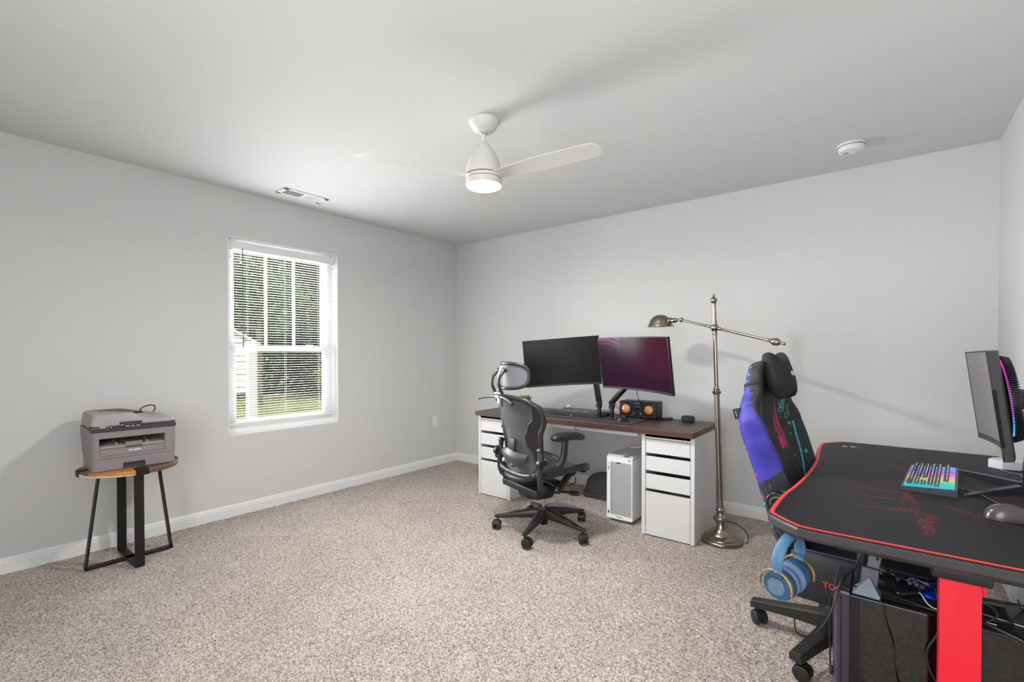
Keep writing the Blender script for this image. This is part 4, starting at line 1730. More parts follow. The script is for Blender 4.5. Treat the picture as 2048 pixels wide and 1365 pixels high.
# grey foot rest on the floor behind
t = thing('foot_rest', 'dark grey padded foot rest on the carpet behind the white computer tower', 'foot rest', (-1.86, 3.74, 0), R(0))
b = MB()
b.rbox((0, 0, .022), (.42, .26, .042), .05, edge=.008)
b.build('base', mat('rest_base', rgb(62, 62, 64), .7), t)
b = MB()
def hump(u, v):
    a = u * 2 * PI
    rr = math.cos(v * PI / 2) ** .38
    c_, s_ = math.cos(a), math.sin(a)
    x = .205 * math.copysign(abs(c_) ** .55, c_) * rr
    y = .125 * math.copysign(abs(s_) ** .55, s_) * rr
    return (x, y, .046 + .15 * math.sin(v * PI / 2))
b.grid(hump, 48, 14, closed_u=True)
b.build('cushion', mat('rest_cushion', rgb(74, 74, 77), .85, bump=(400, .3, .001)), t)
# ------------------------------------------------------------------ brass pharmacy floor lamp
BRASS = mat('antique_brass', rgb(168, 159, 150), .28, 1.0, noise=(rgb(140, 128, 116), 6, 3, .35, .7))
LB = Vector((-.838, 3.325, 0.0))
F0 = Vector((-math.sin(YAW), math.cos(YAW), 0))
LM = Matrix.Rotation(R(-2.1), 4, F0)
lamp = thing('floor_lamp', 'tall antique brass floor lamp with a swing arm beside the walnut desk', 'floor lamp', LB + Vector((0, 0, -.002)), LM.to_euler())
LI = LM.inverted()
b = MB()
b.lathe([(.0001, .0), (.126, .0), (.130, .004), (.131, .014), (.127, .022), (.118, .027), (.112, .028), (.110, .033), (.098, .037),
         (.082, .045), (.074, .047), (.072, .052), (.055, .062), (.040, .078), (.030, .097), (.026, .112), (.0255, .116), (.0001, .117)], n=64)
b.build('base', BRASS, lamp)
b = MB()
b.lathe([(.0001, .114), (.024, .114), (.027, .120), (.024, .126), (.030, .131), (.043, .141), (.0465, .152), (.043, .163), (.030, .171),
         (.0225, .178), (.021, .19), (.0235, .20), (.031, .207), (.0315, .212), (.026, .217), (.0235, .222), (.0001, .222)], n=48)
b.build('turned_collar', BRASS, lamp)
b = MB()
b.lathe([(.0001, .22), (.0185, .22), (.0180, .985), (.0001, .985)], n=32)
b.build('lower_pole', BRASS, lamp)
b = MB()
b.lathe([(.0001, .98), (.021, .98), (.024, .985), (.029, .992), (.029, .998), (.022, 1.003), (.019, 1.010), (.021, 1.016), (.016, 1.023), (.0145, 1.032), (.0001, 1.032)], n=40)
b.build('turned_collar', BRASS, lamp)
b = MB()
b.lathe([(.0001, 1.03), (.0128, 1.03), (.0125, 1.585), (.0001, 1.585)], n=28)
b.build('upper_pole', BRASS, lamp)
b = MB()
b.lathe([(.0001, 1.375), (.0155, 1.375), (.017, 1.38), (.0155, 1.39), (.0155, 1.398), (.014, 1.40), (.021, 1.405), (.0255, 1.418), (.0255, 1.426), (.021, 1.438),
         (.015, 1.443), (.0155, 1.455), (.017, 1.462), (.0155, 1.468), (.0001, 1.468)], n=40)
b.build('cross_joint', BRASS, lamp)
b = MB()
b.lathe([(.0001, 1.575), (.014, 1.575), (.015, 1.582), (.012, 1.586), (.019, 1.592), (.0215, 1.603), (.019, 1.614), (.010, 1.621), (.006, 1.626), (.009, 1.631), (.009, 1.636), (.005, 1.642), (.0001, 1.645)], n=36)
b.build('finial', BRASS, lamp)
J = Vector((0, 0, 1.422))
ad_ = LI.to_3x3() @ Vector((.343, -.100, -.093))          # towards the counterweight end
adn = ad_.normalized()
ba = J + adn * .405
le = J - adn * .262
b = MB()
for p0, p1 in ((J + adn * .022, J + adn * .365), (J - adn * .022, le)):
    dd = (p1 - p0)
    b.tube([p0 + dd * .0, p0 + dd], .0082, n=16)
for s_ in (-1, 1):
    b.lathe([(.0001, .02), (.010, .02), (.0115, .026), (.010, .032), (.0115, .038), (.0095, .044), (.0085, .05)], J, adn * s_, n=24)
b.build('swing_arm', BRASS, lamp)
b = MB()
b.lathe([(.0085, -.055), (.0105, -.05), (.0105, -.042), (.009, -.038), (.0125, -.03), (.022, -.014), (.024, 0), (.021, .014), (.012, .026), (.0075, .030), (.006, .038),
         (.0085, .042), (.0095, .049), (.0085, .055), (.0001, .060)], ba, adn, n=36)
b.build('counterweight', BRASS, lamp)
hd = LI.to_3x3() @ Vector((-.96, .28, 0)).normalized()
b = MB()
b.ell(le, (.0165, .0165, .0165), 24)
b.lathe([(.0145, -.004), (.0135, .006), (.0095, .012)], le, adn, n=24)
b.build('elbow_ball', BRASS, lamp)
sc_ = le + hd * .020
b = MB()
b.lathe([(.0001, -.006), (.006, -.004), (.0065, .004), (.005, .008), (.010, .012), (.014, .016), (.0165, .022), (.0165, .050), (.0155, .052), (.0155, .058), (.021, .062), (.022, .085), (.020, .10), (.0001, .10)], sc_, hd, n=32)
sk = b.build('socket', BRASS, lamp)
b = MB()
b.tube([sc_ + hd * .045 + Vector((0, 0, -.012)), sc_ + hd * .045 + Vector((0, 0, -.042))], .0022, n=8)
b.ell(sc_ + hd * .045 + Vector((0, 0, -.046)), (.005, .005, .006), 14)
b.build('switch_pull', BRASS, sk)
sh_c = sc_ + hd * .155
side = Vector((0, 0, 1)).cross(hd).normalized()
def dome(u, v, k=1.0):
    a = u * 2 * PI
    ph = v * PI / 2
    r_ = math.cos(ph) ** .85
    fl_ = 1 + .10 * max(0, 1 - v * 5)
    p = hd * (math.cos(a) * r_ * (.090 if math.cos(a) > 0 else .082) * fl_ * k) + side * (math.sin(a) * r_ * .078 * fl_ * k)
    return sh_c + p + Vector((0, 0, -.040 + .088 * math.sin(ph) * k))
b = MB()
b.grid(lambda u, v: dome(u, v), 56, 18, closed_u=True)
b.grid(lambda u, v: dome(u, v, .955), 56, 18, closed_u=True)
b.build('lamp_shade', BRASS, lamp)
b = MB()
b.ell(sc_ + hd * .125, (.022, .022, .022), 20)
b.build('bulb', mat('bulb_frosted', rgb(226, 222, 214), .5), lamp)
cable('power_cord', [LI @ Vector(p) for p in [(.02, .05, .118), (.055, .075, .112), (.10, .10, .085), (.135, .105, .045), (.145, .085, .012), (.14, .05, .004)]], .0032, CABLE, parent=lamp)

# ------------------------------------------------------------------ casters and office chair
def caster(parent, M, m, wheel_m, r=.029, w=.021):
    """twin wheel caster: stem at local origin top, parented to a chair"""
    b = MB()
    vs = b.disc_cyl((0, 0, r * 2 + .004), (0, 0, r * 2 + .022), .0095, .002, 16)
    vs += b.rbox((0, -.006, r * 1.55), (.020, .034, .026), .008, edge=.004)
    vs += b.lathe([(r + .003, -.019), (r + .003, .019)], (0, -.016, r), (1, 0, 0), n=24, a0=R(-62) , a1=R(118))
    b.xf(vs, M)
    o = b.build('caster', m, parent)
    for s_ in (-1, 1):
        b = MB()
        vs = b.disc_cyl((s_ * .006, -.016, r), (s_ * (.006 + w), -.016, r), r, .005, 32)
        vs += b.lathe([(r * .72, 0), (r * .70, .0012), (r * .3, .002), (.0001, .002)], (s_ * (.006 + w), -.016, r), (s_, 0, 0), n=28)
        b.xf(vs, M)
        b.build('wheel', wheel_m, o)
    return o

GRAPH = mat('chair_graphite', rgb(42, 40, 41), .40)
GRAPH2 = mat('chair_dark', rgb(27, 26, 27), .42)
GRAPH3 = mat('chair_grey_satin', rgb(66, 65, 69), .42)
def weave(name, col, alpha):
    m, nt, bs, N, L = node_mat(name)
    tc_ = N.new('ShaderNodeTexCoord')
    n_ = N.new('ShaderNodeTexWave')
    n_.wave_type = 'BANDS'; n_.bands_direction = 'Z'
    n_.inputs['Scale'].default_value = 95
    L.new(tc_.outputs['Object'], n_.inputs['Vector'])
    r_ = N.new('ShaderNodeValToRGB')
    r_.color_ramp.elements[0].color = (col[0] * .75, col[1] * .75, col[2] * .75, 1)
    r_.color_ramp.elements[1].color = col
    L.new(n_.outputs['Fac'], r_.inputs['Fac'])
    L.new(r_.outputs['Color'], bs.inputs['Base Color'])
    bs.inputs['Roughness'].default_value = .55
    bs.inputs['Sheen Weight'].default_value = .05
    bs.inputs['Alpha'].default_value = alpha
    return m
PELL = weave('pellicle_grey', rgb(76, 78, 84), .94)
PELLD = weave('pellicle_dark', rgb(62, 60, 61), .96)

oc = thing('office_chair', 'graphite mesh office chair with headrest in front of the walnut desk', 'office chair', (-1.875, 2.748, 0), R(-19))
for q, aw in enumerate((211, 283, 355, 67, 139)):
    a = R(aw + 19)
    dr_ = Vector((math.cos(a), math.sin(a), 0))
    sd = Vector((-math.sin(a), math.cos(a), 0))
    b = MB()
    rings = []
    for t_, w_, zt_, zb_ in ((.0, .030, .158, .085), (.08, .029, .155, .088), (.2, .024, .130, .084), (.30, .019, .103, .076), (.335, .019, .098, .078), (.350, .012, .094, .078)):
        ring = []
        zc, hz = (zt_ + zb_) / 2, (zt_ - zb_) / 2
        for k in range(12):
            th_ = 2 * PI * k / 12
            cx_ = math.copysign(abs(math.cos(th_)) ** .6, math.cos(th_))
            sx_ = math.copysign(abs(math.sin(th_)) ** .6, math.sin(th_))
            ring.append(dr_ * t_ + sd * (w_ * cx_) + Vector((0, 0, zc + hz * sx_)))
        rings.append(ring)
    b.ring_loft(rings)
    b.build('base_leg', GRAPH, oc)
    M = Matrix.Translation(dr_ * .330) @ Matrix.Rotation((.7, 2.0, 1.1, 3.9, 5.2)[q], 4, 'Z')
    caster(oc, M, GRAPH2, BLACK_PLASTIC, .0325, .021)
b = MB()
b.lathe([(.0001, .045), (.024, .045), (.028, .05), (.030, .09), (.037, .10), (.038, .155), (.034, .166), (.0001, .168)], n=32)
b.build('hub', GRAPH2, oc)
b = MB()
b.lathe([(.0001, .16), (.014, .16), (.014, .30), (.0001, .30)], n=24)
b.build('gas_lift', STEEL, oc)
b = MB()          # tilt mechanism under the seat
b.rbox((0, -.03, .305), (.15, .30, .085), .03, edge=.018)
b.rbox((0, -.01, .262), (.085, .16, .06), .03, edge=.015)
b.bar((-.21, -.19, .335), (.21, -.19, .335), .05, .055, up=(0, 1, 0), bev=.012)
b.bar((-.17, .02, .335), (.17, .02, .335), .04, .05, up=(0, 1, 0), bev=.012)
b.build('tilt_mechanism', GRAPH2, oc)
for s_ in (-1, 1):
    b = MB()
    b.bar((s_ * .17, -.02, .31), (s_ * .215, .07, .452), .024, .05, up=(1, 0, 0), bev=.008)
    b.disc_cyl((s_ * .195, .075, .450), (s_ * .232, .075, .450), .030, .005, 28)
    b.build('seat_bracket', GRAPH2, oc)
b = MB()
b.disc_cyl((.07, .0, .30), (.235, .06, .312), .0085, .002, 16)
b.disc_cyl((.225, .056, .311), (.285, .078, .316), .0165, .004, 22)
b.build('tension_knob', GRAPH2, oc)
b = MB()
b.tube(spline([(.10, .03, .33), (.17, .10, .345), (.21, .11, .37), (.20, .12, .40)], 5), .0035, n=8)
b.build('control_cable', CABLE, oc)
# seat
def seat_hw(y):
    return smooth_interp(y, [-.23, -.17, .0, .14, .22, .255], [.185, .225, .245, .245, .215, .15])
def seat_z(x, y):
    w_ = seat_hw(y)
    z = .452 + .10 * max(-.6, min(1, (y + .02) / .2)) * .2 - .050 * max(0, (y - .13) / .125) ** 2
    return z + .020 * (abs(x) / w_) ** 2.5
b = MB()
vs = b.grid(lambda u, v: ((2 * u - 1) * seat_hw(-.225 + v * .47) * .97, -.225 + v * .47, seat_z((2 * u - 1) * seat_hw(-.225 + v * .47), -.225 + v * .47)), 25, 25)
b.build('seat_mesh', PELLD, oc)
out = []
ys_ = np.linspace(-.23, .255, 22)
for y in ys_:
    out.append((seat_hw(y), y, seat_z(seat_hw(y), y) - .006))
for x in np.linspace(.12, -.12, 7):
    out.append((x, .262 + .004 * (1 - (x / .15) ** 2), seat_z(0, .26) - .002))
for y in reversed(ys_):
    out.append((-seat_hw(y), y, seat_z(seat_hw(y), y) - .006))
for x in np.linspace(-.15, .15, 6):
    out.append((x, -.238, seat_z(x, -.23) - .006))
b = MB()
b.tube(spline(out, 3, closed=True), .020, n=12, closed=True, up=(0, 0, 1), ry=.021)
b.build('seat_frame', GRAPH, oc)
# back
BZ0, BZ1 = .415, .955
def back_w(z):
    return smooth_interp(z, [.415, .44, .50, .60, .70, .82, .89, .93, .948, .955], [.12, .175, .208, .205, .215, .252, .245, .205, .165, .11])
def hour_w(z):
    return smooth_interp(z, [.415, .44, .50, .57, .66, .70, .76, .84, .90, .93, .945, .955], [.10, .145, .178, .165, .125, .122, .150, .200, .205, .175, .14, .10])
def back_y(x, z):
    base = float(np.interp(z, [.40, .46, .53, .62, .75, .86, .96], [-.262, -.250, -.240, -.248, -.275, -.305, -.335]))
    return base + .105 * (x / .25) ** 2
zs_ = np.linspace(BZ0 + .006, BZ1 - .006, 41)
b = MB()
b.grid(lambda u, v: ((2 * u - 1) * hour_w(BZ0 + .006 + v * .528), back_y((2 * u - 1) * hour_w(BZ0 + .006 + v * .528), BZ0 + .006 + v * .528), BZ0 + .006 + v * .528), 23, 45)
b.build('back_mesh', PELL, oc)
for s_ in (-1, 1):
    b = MB()
    def web(u, v, s_=s_, off=0):
        z = BZ0 + .006 + v * .528
        x = hour_w(z) + (back_w(z) - hour_w(z)) * u
        return (s_ * x, back_y(x, z) + off, z)
    b.grid(lambda u, v: web(u, v, off=.006), 9, 45)
    b.grid(lambda u, v: web(u, v, off=-.006), 9, 45)
    b.build('back_web', GRAPH2, oc)
    b = MB()
    b.tube([(s_ * hour_w(z), back_y(hour_w(z), z) - .002, z) for z in zs_], .0045, n=8)
    b.build('mesh_trim', GRAPH, oc)
out = [(back_w(z), back_y(back_w(z), z), z) for z in zs_]
out += [(x, back_y(x, .957), .957 + .004 * (1 - (x / .1) ** 2)) for x in np.linspace(.09, -.09, 7)]
out += [(-back_w(z), back_y(back_w(z), z), z) for z in reversed(zs_)]
out += [(x, back_y(x, .412), .411) for x in np.linspace(-.10, .10, 7)]
b = MB()
b.tube(out, .0175, n=12, closed=True)
b.build('back_frame', GRAPH, oc)
for s_ in (-1, 1):      # uprights that carry the back
    b = MB()
    b.tube(spline([(s_ * .205, -.17, .345), (s_ * .238, -.205, .40), (s_ * .246, -.215, .47), (s_ * .240, -.205, .60), (s_ * .228, -.205, .632)], 6), .0165, n=14, up=(1, 0, 0), ry=.021)
    b.disc_cyl((s_ * .222, -.205, .625), (s_ * .256, -.205, .625), .018, .004, 22)
    b.disc_cyl((s_ * .228, -.190, .385), (s_ * .262, -.190, .385), .020, .004, 22)
    b.build('back_upright', GRAPH, oc)
    b = MB()
    b.disc_cyl((s_ * .246, -.215, .545), (s_ * .285, -.215, .545), .034, .006, 28)
    b.build('arm_knob', GRAPH2, oc)
    b = MB()
    b.tube(spline([(s_ * .262, -.225, .520), (s_ * .283, -.180, .512), (s_ * .298, -.105, .520), (s_ * .305, -.075, .565), (s_ * .305, -.062, .620), (s_ * .303, -.055, .690)], 7),
           [.030] * 9 + [.028] * 9 + [.026] * 9 + [.025] * 9, n=16, up=(1, 0, 0), ry=[.018] * 36)
    ar = b.build('arm_support', GRAPH, oc)
    b = MB()
    def pad(u, v, s_=s_):
        a = v * 2 * PI
        y = -.165 + .285 * u
        e_ = max(0.02, 1 - abs(2 * u - 1) ** 5) ** .5
        w_ = (.036 + .010 * math.sin(u * PI)) * e_
        h_ = .028 * e_
        z = .712 - .024 * max(0, (u - .45) / .55) ** 2 - .004 * max(0, (.3 - u) / .3)
        return (s_ * (.300 - .012 * u) + w_ * math.cos(a), y, z + h_ * math.copysign(abs(math.sin(a)) ** .8, math.sin(a)))
    b.grid(lambda u, v: pad(v, u), 24, 30, closed_u=True)
    b.build('arm_pad', mat('arm_pad', rgb(36, 34, 33), .36), ar)
    b = MB()
    b.tube(spline([(s_ * .262, -.185, .575), (s_ * .272, -.18, .54), (s_ * .270, -.17, .515), (s_ * .277, -.165, .50)], 4), .006, n=10)
    b.ell((s_ * .278, -.165, .495), (.008, .008, .012), 14)
    b.build('arm_lever', mat('lever_steel', rgb(190, 190, 192), .25, .8), ar)
# lumbar support behind the mesh
b = MB()
def lum(u, v, off=0):
    x = -.150 + .30 * u
    z0 = .500 + .035 * (2 * u - 1) ** 2
    z1 = .600 - .012 * (2 * u - 1) ** 2 + .006 * math.sin(u * 6)
    z = z0 + (z1 - z0) * v
    return (x, back_y(x, z) - .030 - off - .018 * math.sin(v * PI), z)
b.grid(lambda u, v: lum(u, v), 21, 9)
b.grid(lambda u, v: lum(u, v, .006), 21, 9)
b.build('lumbar_pad', GRAPH3, oc)
b = MB()
b.rbox((.012, back_y(0, .63) - .020, .625), (.062, .012, .105), .005, edge=.003)
b.build('lumbar_plate', GRAPH2, oc)
b = MB()
b.ell((.022, back_y(.02, .50) - .032, .502), (.022, .012, .017), 20)
b.build('lumbar_knob', GRAPH3, oc)
# headrest
hy = back_y(0, .955)
b = MB()
b.box((0, hy - .028, .935), (.050, .024, .085), bev=.008)
b.disc_cyl((-.042, hy - .036, .985), (.042, hy - .036, .985), .013, .003, 22)
b.build('headrest_hinge', mat('hinge_grey', rgb(122, 124, 130), .3, .3), oc)
b = MB()
def hang(u, v):
    x = -.215 + .43 * u
    k = abs(2 * u - 1)
    z = .962 - .028 * k ** 2.2
    y = hy - .040 - .030 * k ** 2
    hgt = .012 - .006 * k
    return (x, y + .010 * math.cos(2 * PI * v), z + hgt * math.sin(2 * PI * v))
b.grid(lambda u, v: hang(v, u), 14, 36, closed_u=True)
b.build('coat_hanger', GRAPH, oc)
b = MB()
b.box((0, hy - .052, .962), (.040, .006, .020), bev=.003)
b.build('maker_badge', mat('badge_bright', rgb(196, 196, 200), .3, .4), oc)
for s_ in (-1, 1):
    b = MB()
    b.tube(spline([(s_ * .040, hy - .036, .985), (s_ * .042, hy - .062, 1.04), (s_ * .042, hy - .058, 1.09), (s_ * .040, hy - .020, 1.135)], 8), .0105, n=12)
    b.disc_cyl((s_ * .024, hy - .018, 1.137), (s_ * .054, hy - .018, 1.137), .014, .003, 20)
    b.build('headrest_post', GRAPH, oc)
b = MB()
b.tube(spline([(0, hy - .012, 1.165), (0, hy - .032, 1.12), (0, hy - .042, 1.06), (0, hy - .036, 1.0)], 6), .017, n=12, up=(0, 1, 0), ry=.007)
b.build('headrest_spine', mat('spine_grey', rgb(150, 152, 156), .3, .4), oc)
def hr(x, z):
    return hy + .010 + .105 * (x / .15) ** 2 * .85 - .25 * (z - 1.10) ** 2
def hr_w(z):
    k = (z - 1.10) / .083
    return .150 * max(0, 1 - abs(k) ** 3.2) ** .32
b = MB()
b.grid(lambda u, v: ((2 * u - 1) * max(.02, hr_w(1.02 + .16 * v)), hr((2 * u - 1) * max(.02, hr_w(1.02 + .16 * v)), 1.02 + .16 * v), 1.02 + .16 * v), 25, 13)
b.build('headrest_mesh', weave('headrest_mesh', rgb(104, 106, 112), .93), oc)
out = []
for k in range(48):
    a = 2 * PI * k / 48
    x = .152 * math.copysign(abs(math.cos(a)) ** .55, math.cos(a))
    z = 1.10 + .083 * math.copysign(abs(math.sin(a)) ** .62, math.sin(a))
    out.append((x, hr(x, z), z))
b = MB()
b.tube(out, .0115, n=12, closed=True)
b.build('headrest_frame', GRAPH, oc)
# ------------------------------------------------------------------ gaming desk
GD = .752
RED = mat('desk_red', rgb(216, 16, 40), .42)
CARB, cnt2, cbs, CN2, CL2 = node_mat('carbon_film')
ctc = CN2.new('ShaderNodeTexCoord')
cmp_ = CN2.new('ShaderNodeMapping')
cmp_.inputs['Rotation'].default_value = (R(35), R(35), R(20))
CL2.new(ctc.outputs['Object'], cmp_.inputs['Vector'])
cwv = CN2.new('ShaderNodeTexWave')
cwv.inputs['Scale'].default_value = 62
CL2.new(cmp_.outputs[0], cwv.inputs['Vector'])
crp = CN2.new('ShaderNodeValToRGB')
crp.color_ramp.elements[0].color = rgb(30, 29, 31)
crp.color_ramp.elements[1].color = rgb(72, 70, 73)
CL2.new(cwv.outputs['Fac'], crp.inputs['Fac'])
CL2.new(crp.outputs['Color'], cbs.inputs['Base Color'])
cbs.inputs['Roughness'].default_value = .38

left_curve = [(-.283, 1.668), (-.284, 1.76), (-.279, 1.90), (-.265, 2.03), (-.252, 2.22), (-.247, 2.44), (-.249, 2.60), (-.256, 2.72), (-.264, 2.85), (-.268, 2.96), (-.268, 3.07)]
lc = spline(left_curve, 4)
outline = [(p.x, p.y) for p in lc]
outline += [(-.262, 3.10), (-.20, 3.192), (-.163, 3.222), (.436, 3.222), (.446, 3.212), (.446, 1.560), (.436, 1.551), (-.125, 1.551), (-.165, 1.553), (-.190, 1.558), (-.226, 1.588), (-.270, 1.634), (-.279, 1.648)]
cxo = sum(p[0] for p in outline) / len(outline)
cyo = sum(p[1] for p in outline) / len(outline)
def inset_poly(poly, d):
    n = len(poly)
    A = sum(poly[i][0] * poly[(i + 1) % n][1] - poly[(i + 1) % n][0] * poly[i][1] for i in range(n))
    sg = 1 if A > 0 else -1
    out = []
    for i in range(n):
        p0, p1, p2 = Vector(poly[i - 1]), Vector(poly[i]), Vector(poly[(i + 1) % n])
        e1, e2 = (p1 - p0).normalized(), (p2 - p1).normalized()
        n1, n2 = Vector((-e1.y, e1.x)) * sg, Vector((-e2.y, e2.x)) * sg
        m_ = (n1 + n2).normalized()
        k = d / max(.45, m_.dot(n1))
        out.append((p1.x + m_.x * k, p1.y + m_.y * k))
    return out
gd = thing('gaming_desk', 'black carbon film gaming desk with curved edge and red legs along the right wall', 'gaming desk', (.08, 2.39, 0))
loc = lambda pl: [(x - .08, y - 2.39) for x, y in pl]
b = MB()
th = .032
b.ring_loft([[(x, y, GD - th) for x, y in loc(inset_poly(outline, .010))],
             [(x, y, GD - th + .010) for x, y in loc(inset_poly(outline, .001))],
             [(x, y, GD - .005) for x, y in loc(outline)],
             [(x, y, GD) for x, y in loc(inset_poly(outline, .004))]])
b.build('desk_top', CARB, gd, smooth=False)
for yy in (1.62, 3.12):
    b = MB()
    y = yy - 2.39
    prof = [(.0363, -.020), (.0695, -.026), (.113, -.020), (.113, .035), (.0363, .035)]
    b.ring_loft([[(px_, y + py_, .06) for px_, py_ in prof], [(px_, y + py_, GD - th - .026) for px_, py_ in prof]])
    leg = b.build('leg', RED, gd, smooth=False)
    b = MB()
    b.box((.075, y + .01, .032), (.66, .075, .056), bev=.012)
    b.build('foot_bar', BLACK_SATIN, leg)
    b = MB()
    b.box((.075, y + .006, GD - th - .007), (.50, .075, .014), bev=.003)
    b.rbox((.0755, y - .006, GD - th - .016), (.112, .062, .030), .006, edge=.004)
    b.build('top_bracket', BLACK_SATIN, leg)
    b = MB()
    b.box((.118, y, GD - th - .045), (.008, .03, .03), bev=.002)
    b.build('side_plate', RED, leg)
b = MB()
for xx in (-.02, .12):
    b.box((xx, 0, GD - th - .018), (.04, 1.36, .026), bev=.003)
b.build('frame_rail', BLACK_SATIN, gd, smooth=False)
b = MB()
b.lathe([(.040, -.002), (.047, -.002), (.047, .0066), (.045, .0078), (.041, .0078), (.040, .006)], (.36, .445, GD), n=40)
b.build('grommet_ring', mat('grommet_silver', rgb(150, 150, 154), .3, .7), gd)
b = MB()
b.cyl((.36, .445, GD + .0044), (.36, .445, GD + .0056), .0402, n=36)
b.build('grommet_hole', HOLE, gd)

# full desk mat with red stitched edge and red speckled artwork
dm = thing('desk_mat', 'black full size mat with red border covering the gaming desk', 'desk mat', (.08, 2.39, GD))
mpoly = inset_poly(outline, .007)
b = MB()
b.ring_loft([[(x, y, .0002) for x, y in loc(mpoly)], [(x, y, .0036) for x, y in loc(mpoly)], [(x, y, .0042) for x, y in loc(inset_poly(mpoly, .002))]])
mm, mnt2, mbs, MN2, ML2 = node_mat('mat_black_print')
tcx = MN2.new('ShaderNodeTexCoord')
spx = MN2.new('ShaderNodeSeparateXYZ')
ML2.new(tcx.outputs['Object'], spx.inputs[0])
def mth(op, a, b_=None, c_=None):
    q = MN2.new('ShaderNodeMath'); q.operation = op
    for i_, v in enumerate((a, b_, c_)):
        if v is None:
            continue
        if isinstance(v, (int, float)):
            q.inputs[i_].default_value = v
        else:
            ML2.new(v, q.inputs[i_])
    return q.outputs[0]
X_, Y_ = spx.outputs['X'], spx.outputs['Y']
def stripe(x0, y0, dx, dy, L_, w0, w1):
    """tapering ray of print: from (x0, y0) along (dx, dy)"""
    ax, ay = mth('SUBTRACT', X_, x0), mth('SUBTRACT', Y_, y0)
    along = mth('ADD', mth('MULTIPLY', ax, dx), mth('MULTIPLY', ay, dy))
    acr = mth('ABSOLUTE', mth('SUBTRACT', mth('MULTIPLY', ax, -dy), mth('MULTIPLY', ay, -dx)))
    tt = mth('DIVIDE', along, L_)
    wid = mth('ADD', w0, mth('MULTIPLY', tt, w1 - w0))
    ins = mth('MULTIPLY', mth('GREATER_THAN', tt, 0.0), mth('LESS_THAN', tt, 1.0))
    return mth('MULTIPLY', ins, mth('MAXIMUM', 0.0, mth('SUBTRACT', 1.0, mth('DIVIDE', acr, mth('MAXIMUM', wid, .0005)))))
def unit(a):
    return math.cos(R(a)), math.sin(R(a))
rays = None
for (x0, y0, ang, L_, w0, w1) in [(.02, -.44, 200, .20, .034, .004), (-.005, -.36, 92, .26, .03, .006), (-.02, -.34, 176, .22, .02, .001), (-.02, -.22, 184, .20, .022, .001),
                                  (.08, -.33, -40, .30, .03, .005), (-.02, .10, 170, .12, .02, .002), (.0, .22, 130, .18, .03, .01), (.10, .02, 10, .20, .026, .004), (.03, -.46, 268, .22, .034, .02), (.14, -.12, 20, .2, .03, .01)]:
    dx, dy = unit(ang)
    s_ = stripe(x0, y0, dx, dy, L_, w0, w1)
    rays = s_ if rays is None else mth('MAXIMUM', rays, s_)
vn = MN2.new('ShaderNodeTexVoronoi')
vn.inputs['Scale'].default_value = 230
ML2.new(tcx.outputs['Object'], vn.inputs['Vector'])
vsep = MN2.new('ShaderNodeSeparateColor')
ML2.new(vn.outputs['Color'], vsep.inputs[0])
dots = mth('LESS_THAN', vsep.outputs[0], mth('MULTIPLY', rays, .42))
mxp = MN2.new('ShaderNodeMix'); mxp.data_type = 'RGBA'
mxp.inputs['A'].default_value = rgb(31, 29, 32)
mxp.inputs['B'].default_value = rgb(150, 44, 44)
ML2.new(mth('MULTIPLY', dots, .62), mxp.inputs['Factor'])
ML2.new(mxp.outputs['Result'], mbs.inputs['Base Color'])
mbs.inputs['Roughness'].default_value = .55
mbs.inputs['Specular IOR Level'].default_value = .25
nbx = MN2.new('ShaderNodeTexNoise')
nbx.inputs['Scale'].default_value = 900
ML2.new(tcx.outputs['Object'], nbx.inputs['Vector'])
bbx = MN2.new('ShaderNodeBump')
bbx.inputs['Strength'].default_value = .12
bbx.inputs['Distance'].default_value = .0006
ML2.new(nbx.outputs['Fac'], bbx.inputs['Height'])
ML2.new(bbx.outputs['Normal'], mbs.inputs['Normal'])
b.build('mat_sheet', mm, dm, smooth=False)
b = MB()
border = loc(inset_poly(outline, .0125))
nb = len(lc)
border = border[nb + 6:] + border[:nb + 2]      # the stitched edge runs along the near end and the curved front
b.tube([(x, y, .0042) for x, y in border], .0058, n=8, closed=False, up=(0, 0, 1), ry=.0014)
b.build('red_border', mat('border_red', rgb(226, 58, 46), .6), dm)
b = MB()
for k in range(2):
    b.box((-.235 + k * .034, .665 + k * .012, .0044), (.020, .026, .0005), rot=(0, 0, R(-30)))
b.build('printed_marks', mat('mark_grey', rgb(178, 178, 180), .6), dm, smooth=False)
GT = GD + .0044

# ------------------------------------------------------------------ gaming chair (front is local +Y)
GCX, GCY, GCA = -.125, 2.405, -98
gc = thing('gaming_chair', 'blue and black patterned gaming chair with head pillow behind the gaming desk', 'gaming chair', (GCX, GCY, 0), R(GCA))
GBLK = mat('gaming_black', rgb(26, 25, 27), .6)
GBASE = mat('gaming_base_black', rgb(36, 34, 33), .45)
for q, aw in enumerate((176, 248, 320, 32, 104)):
    a = R(aw - GCA)
    dr_ = Vector((math.cos(a), math.sin(a), 0))
    sd = Vector((-math.sin(a), math.cos(a), 0))
    b = MB()
    rings = []
    for t_, w_, zt_, zb_ in ((.02, .034, .150, .085), (.08, .033, .145, .085), (.20, .028, .125, .082), (.345, .023, .102, .070), (.352, .0225, .099, .070)):
        rings.append([dr_ * t_ + sd * (w_ * sx) + Vector((0, 0, z)) for sx, z in ((-1, zb_), (1, zb_), (1, zt_ - .006), (.84, zt_), (-.84, zt_), (-1, zt_ - .006))])
    b.ring_loft(rings)
    b.build('base_leg', GBASE, gc, smooth=False)
    M = Matrix.Translation(dr_ * .328) @ Matrix.Rotation((2.4, 3.1, .4, 5.0, 1.6)[q], 4, 'Z')
    caster(gc, M, BLACK_PLASTIC, BLACK_PLASTIC, .030, .021)
b = MB()
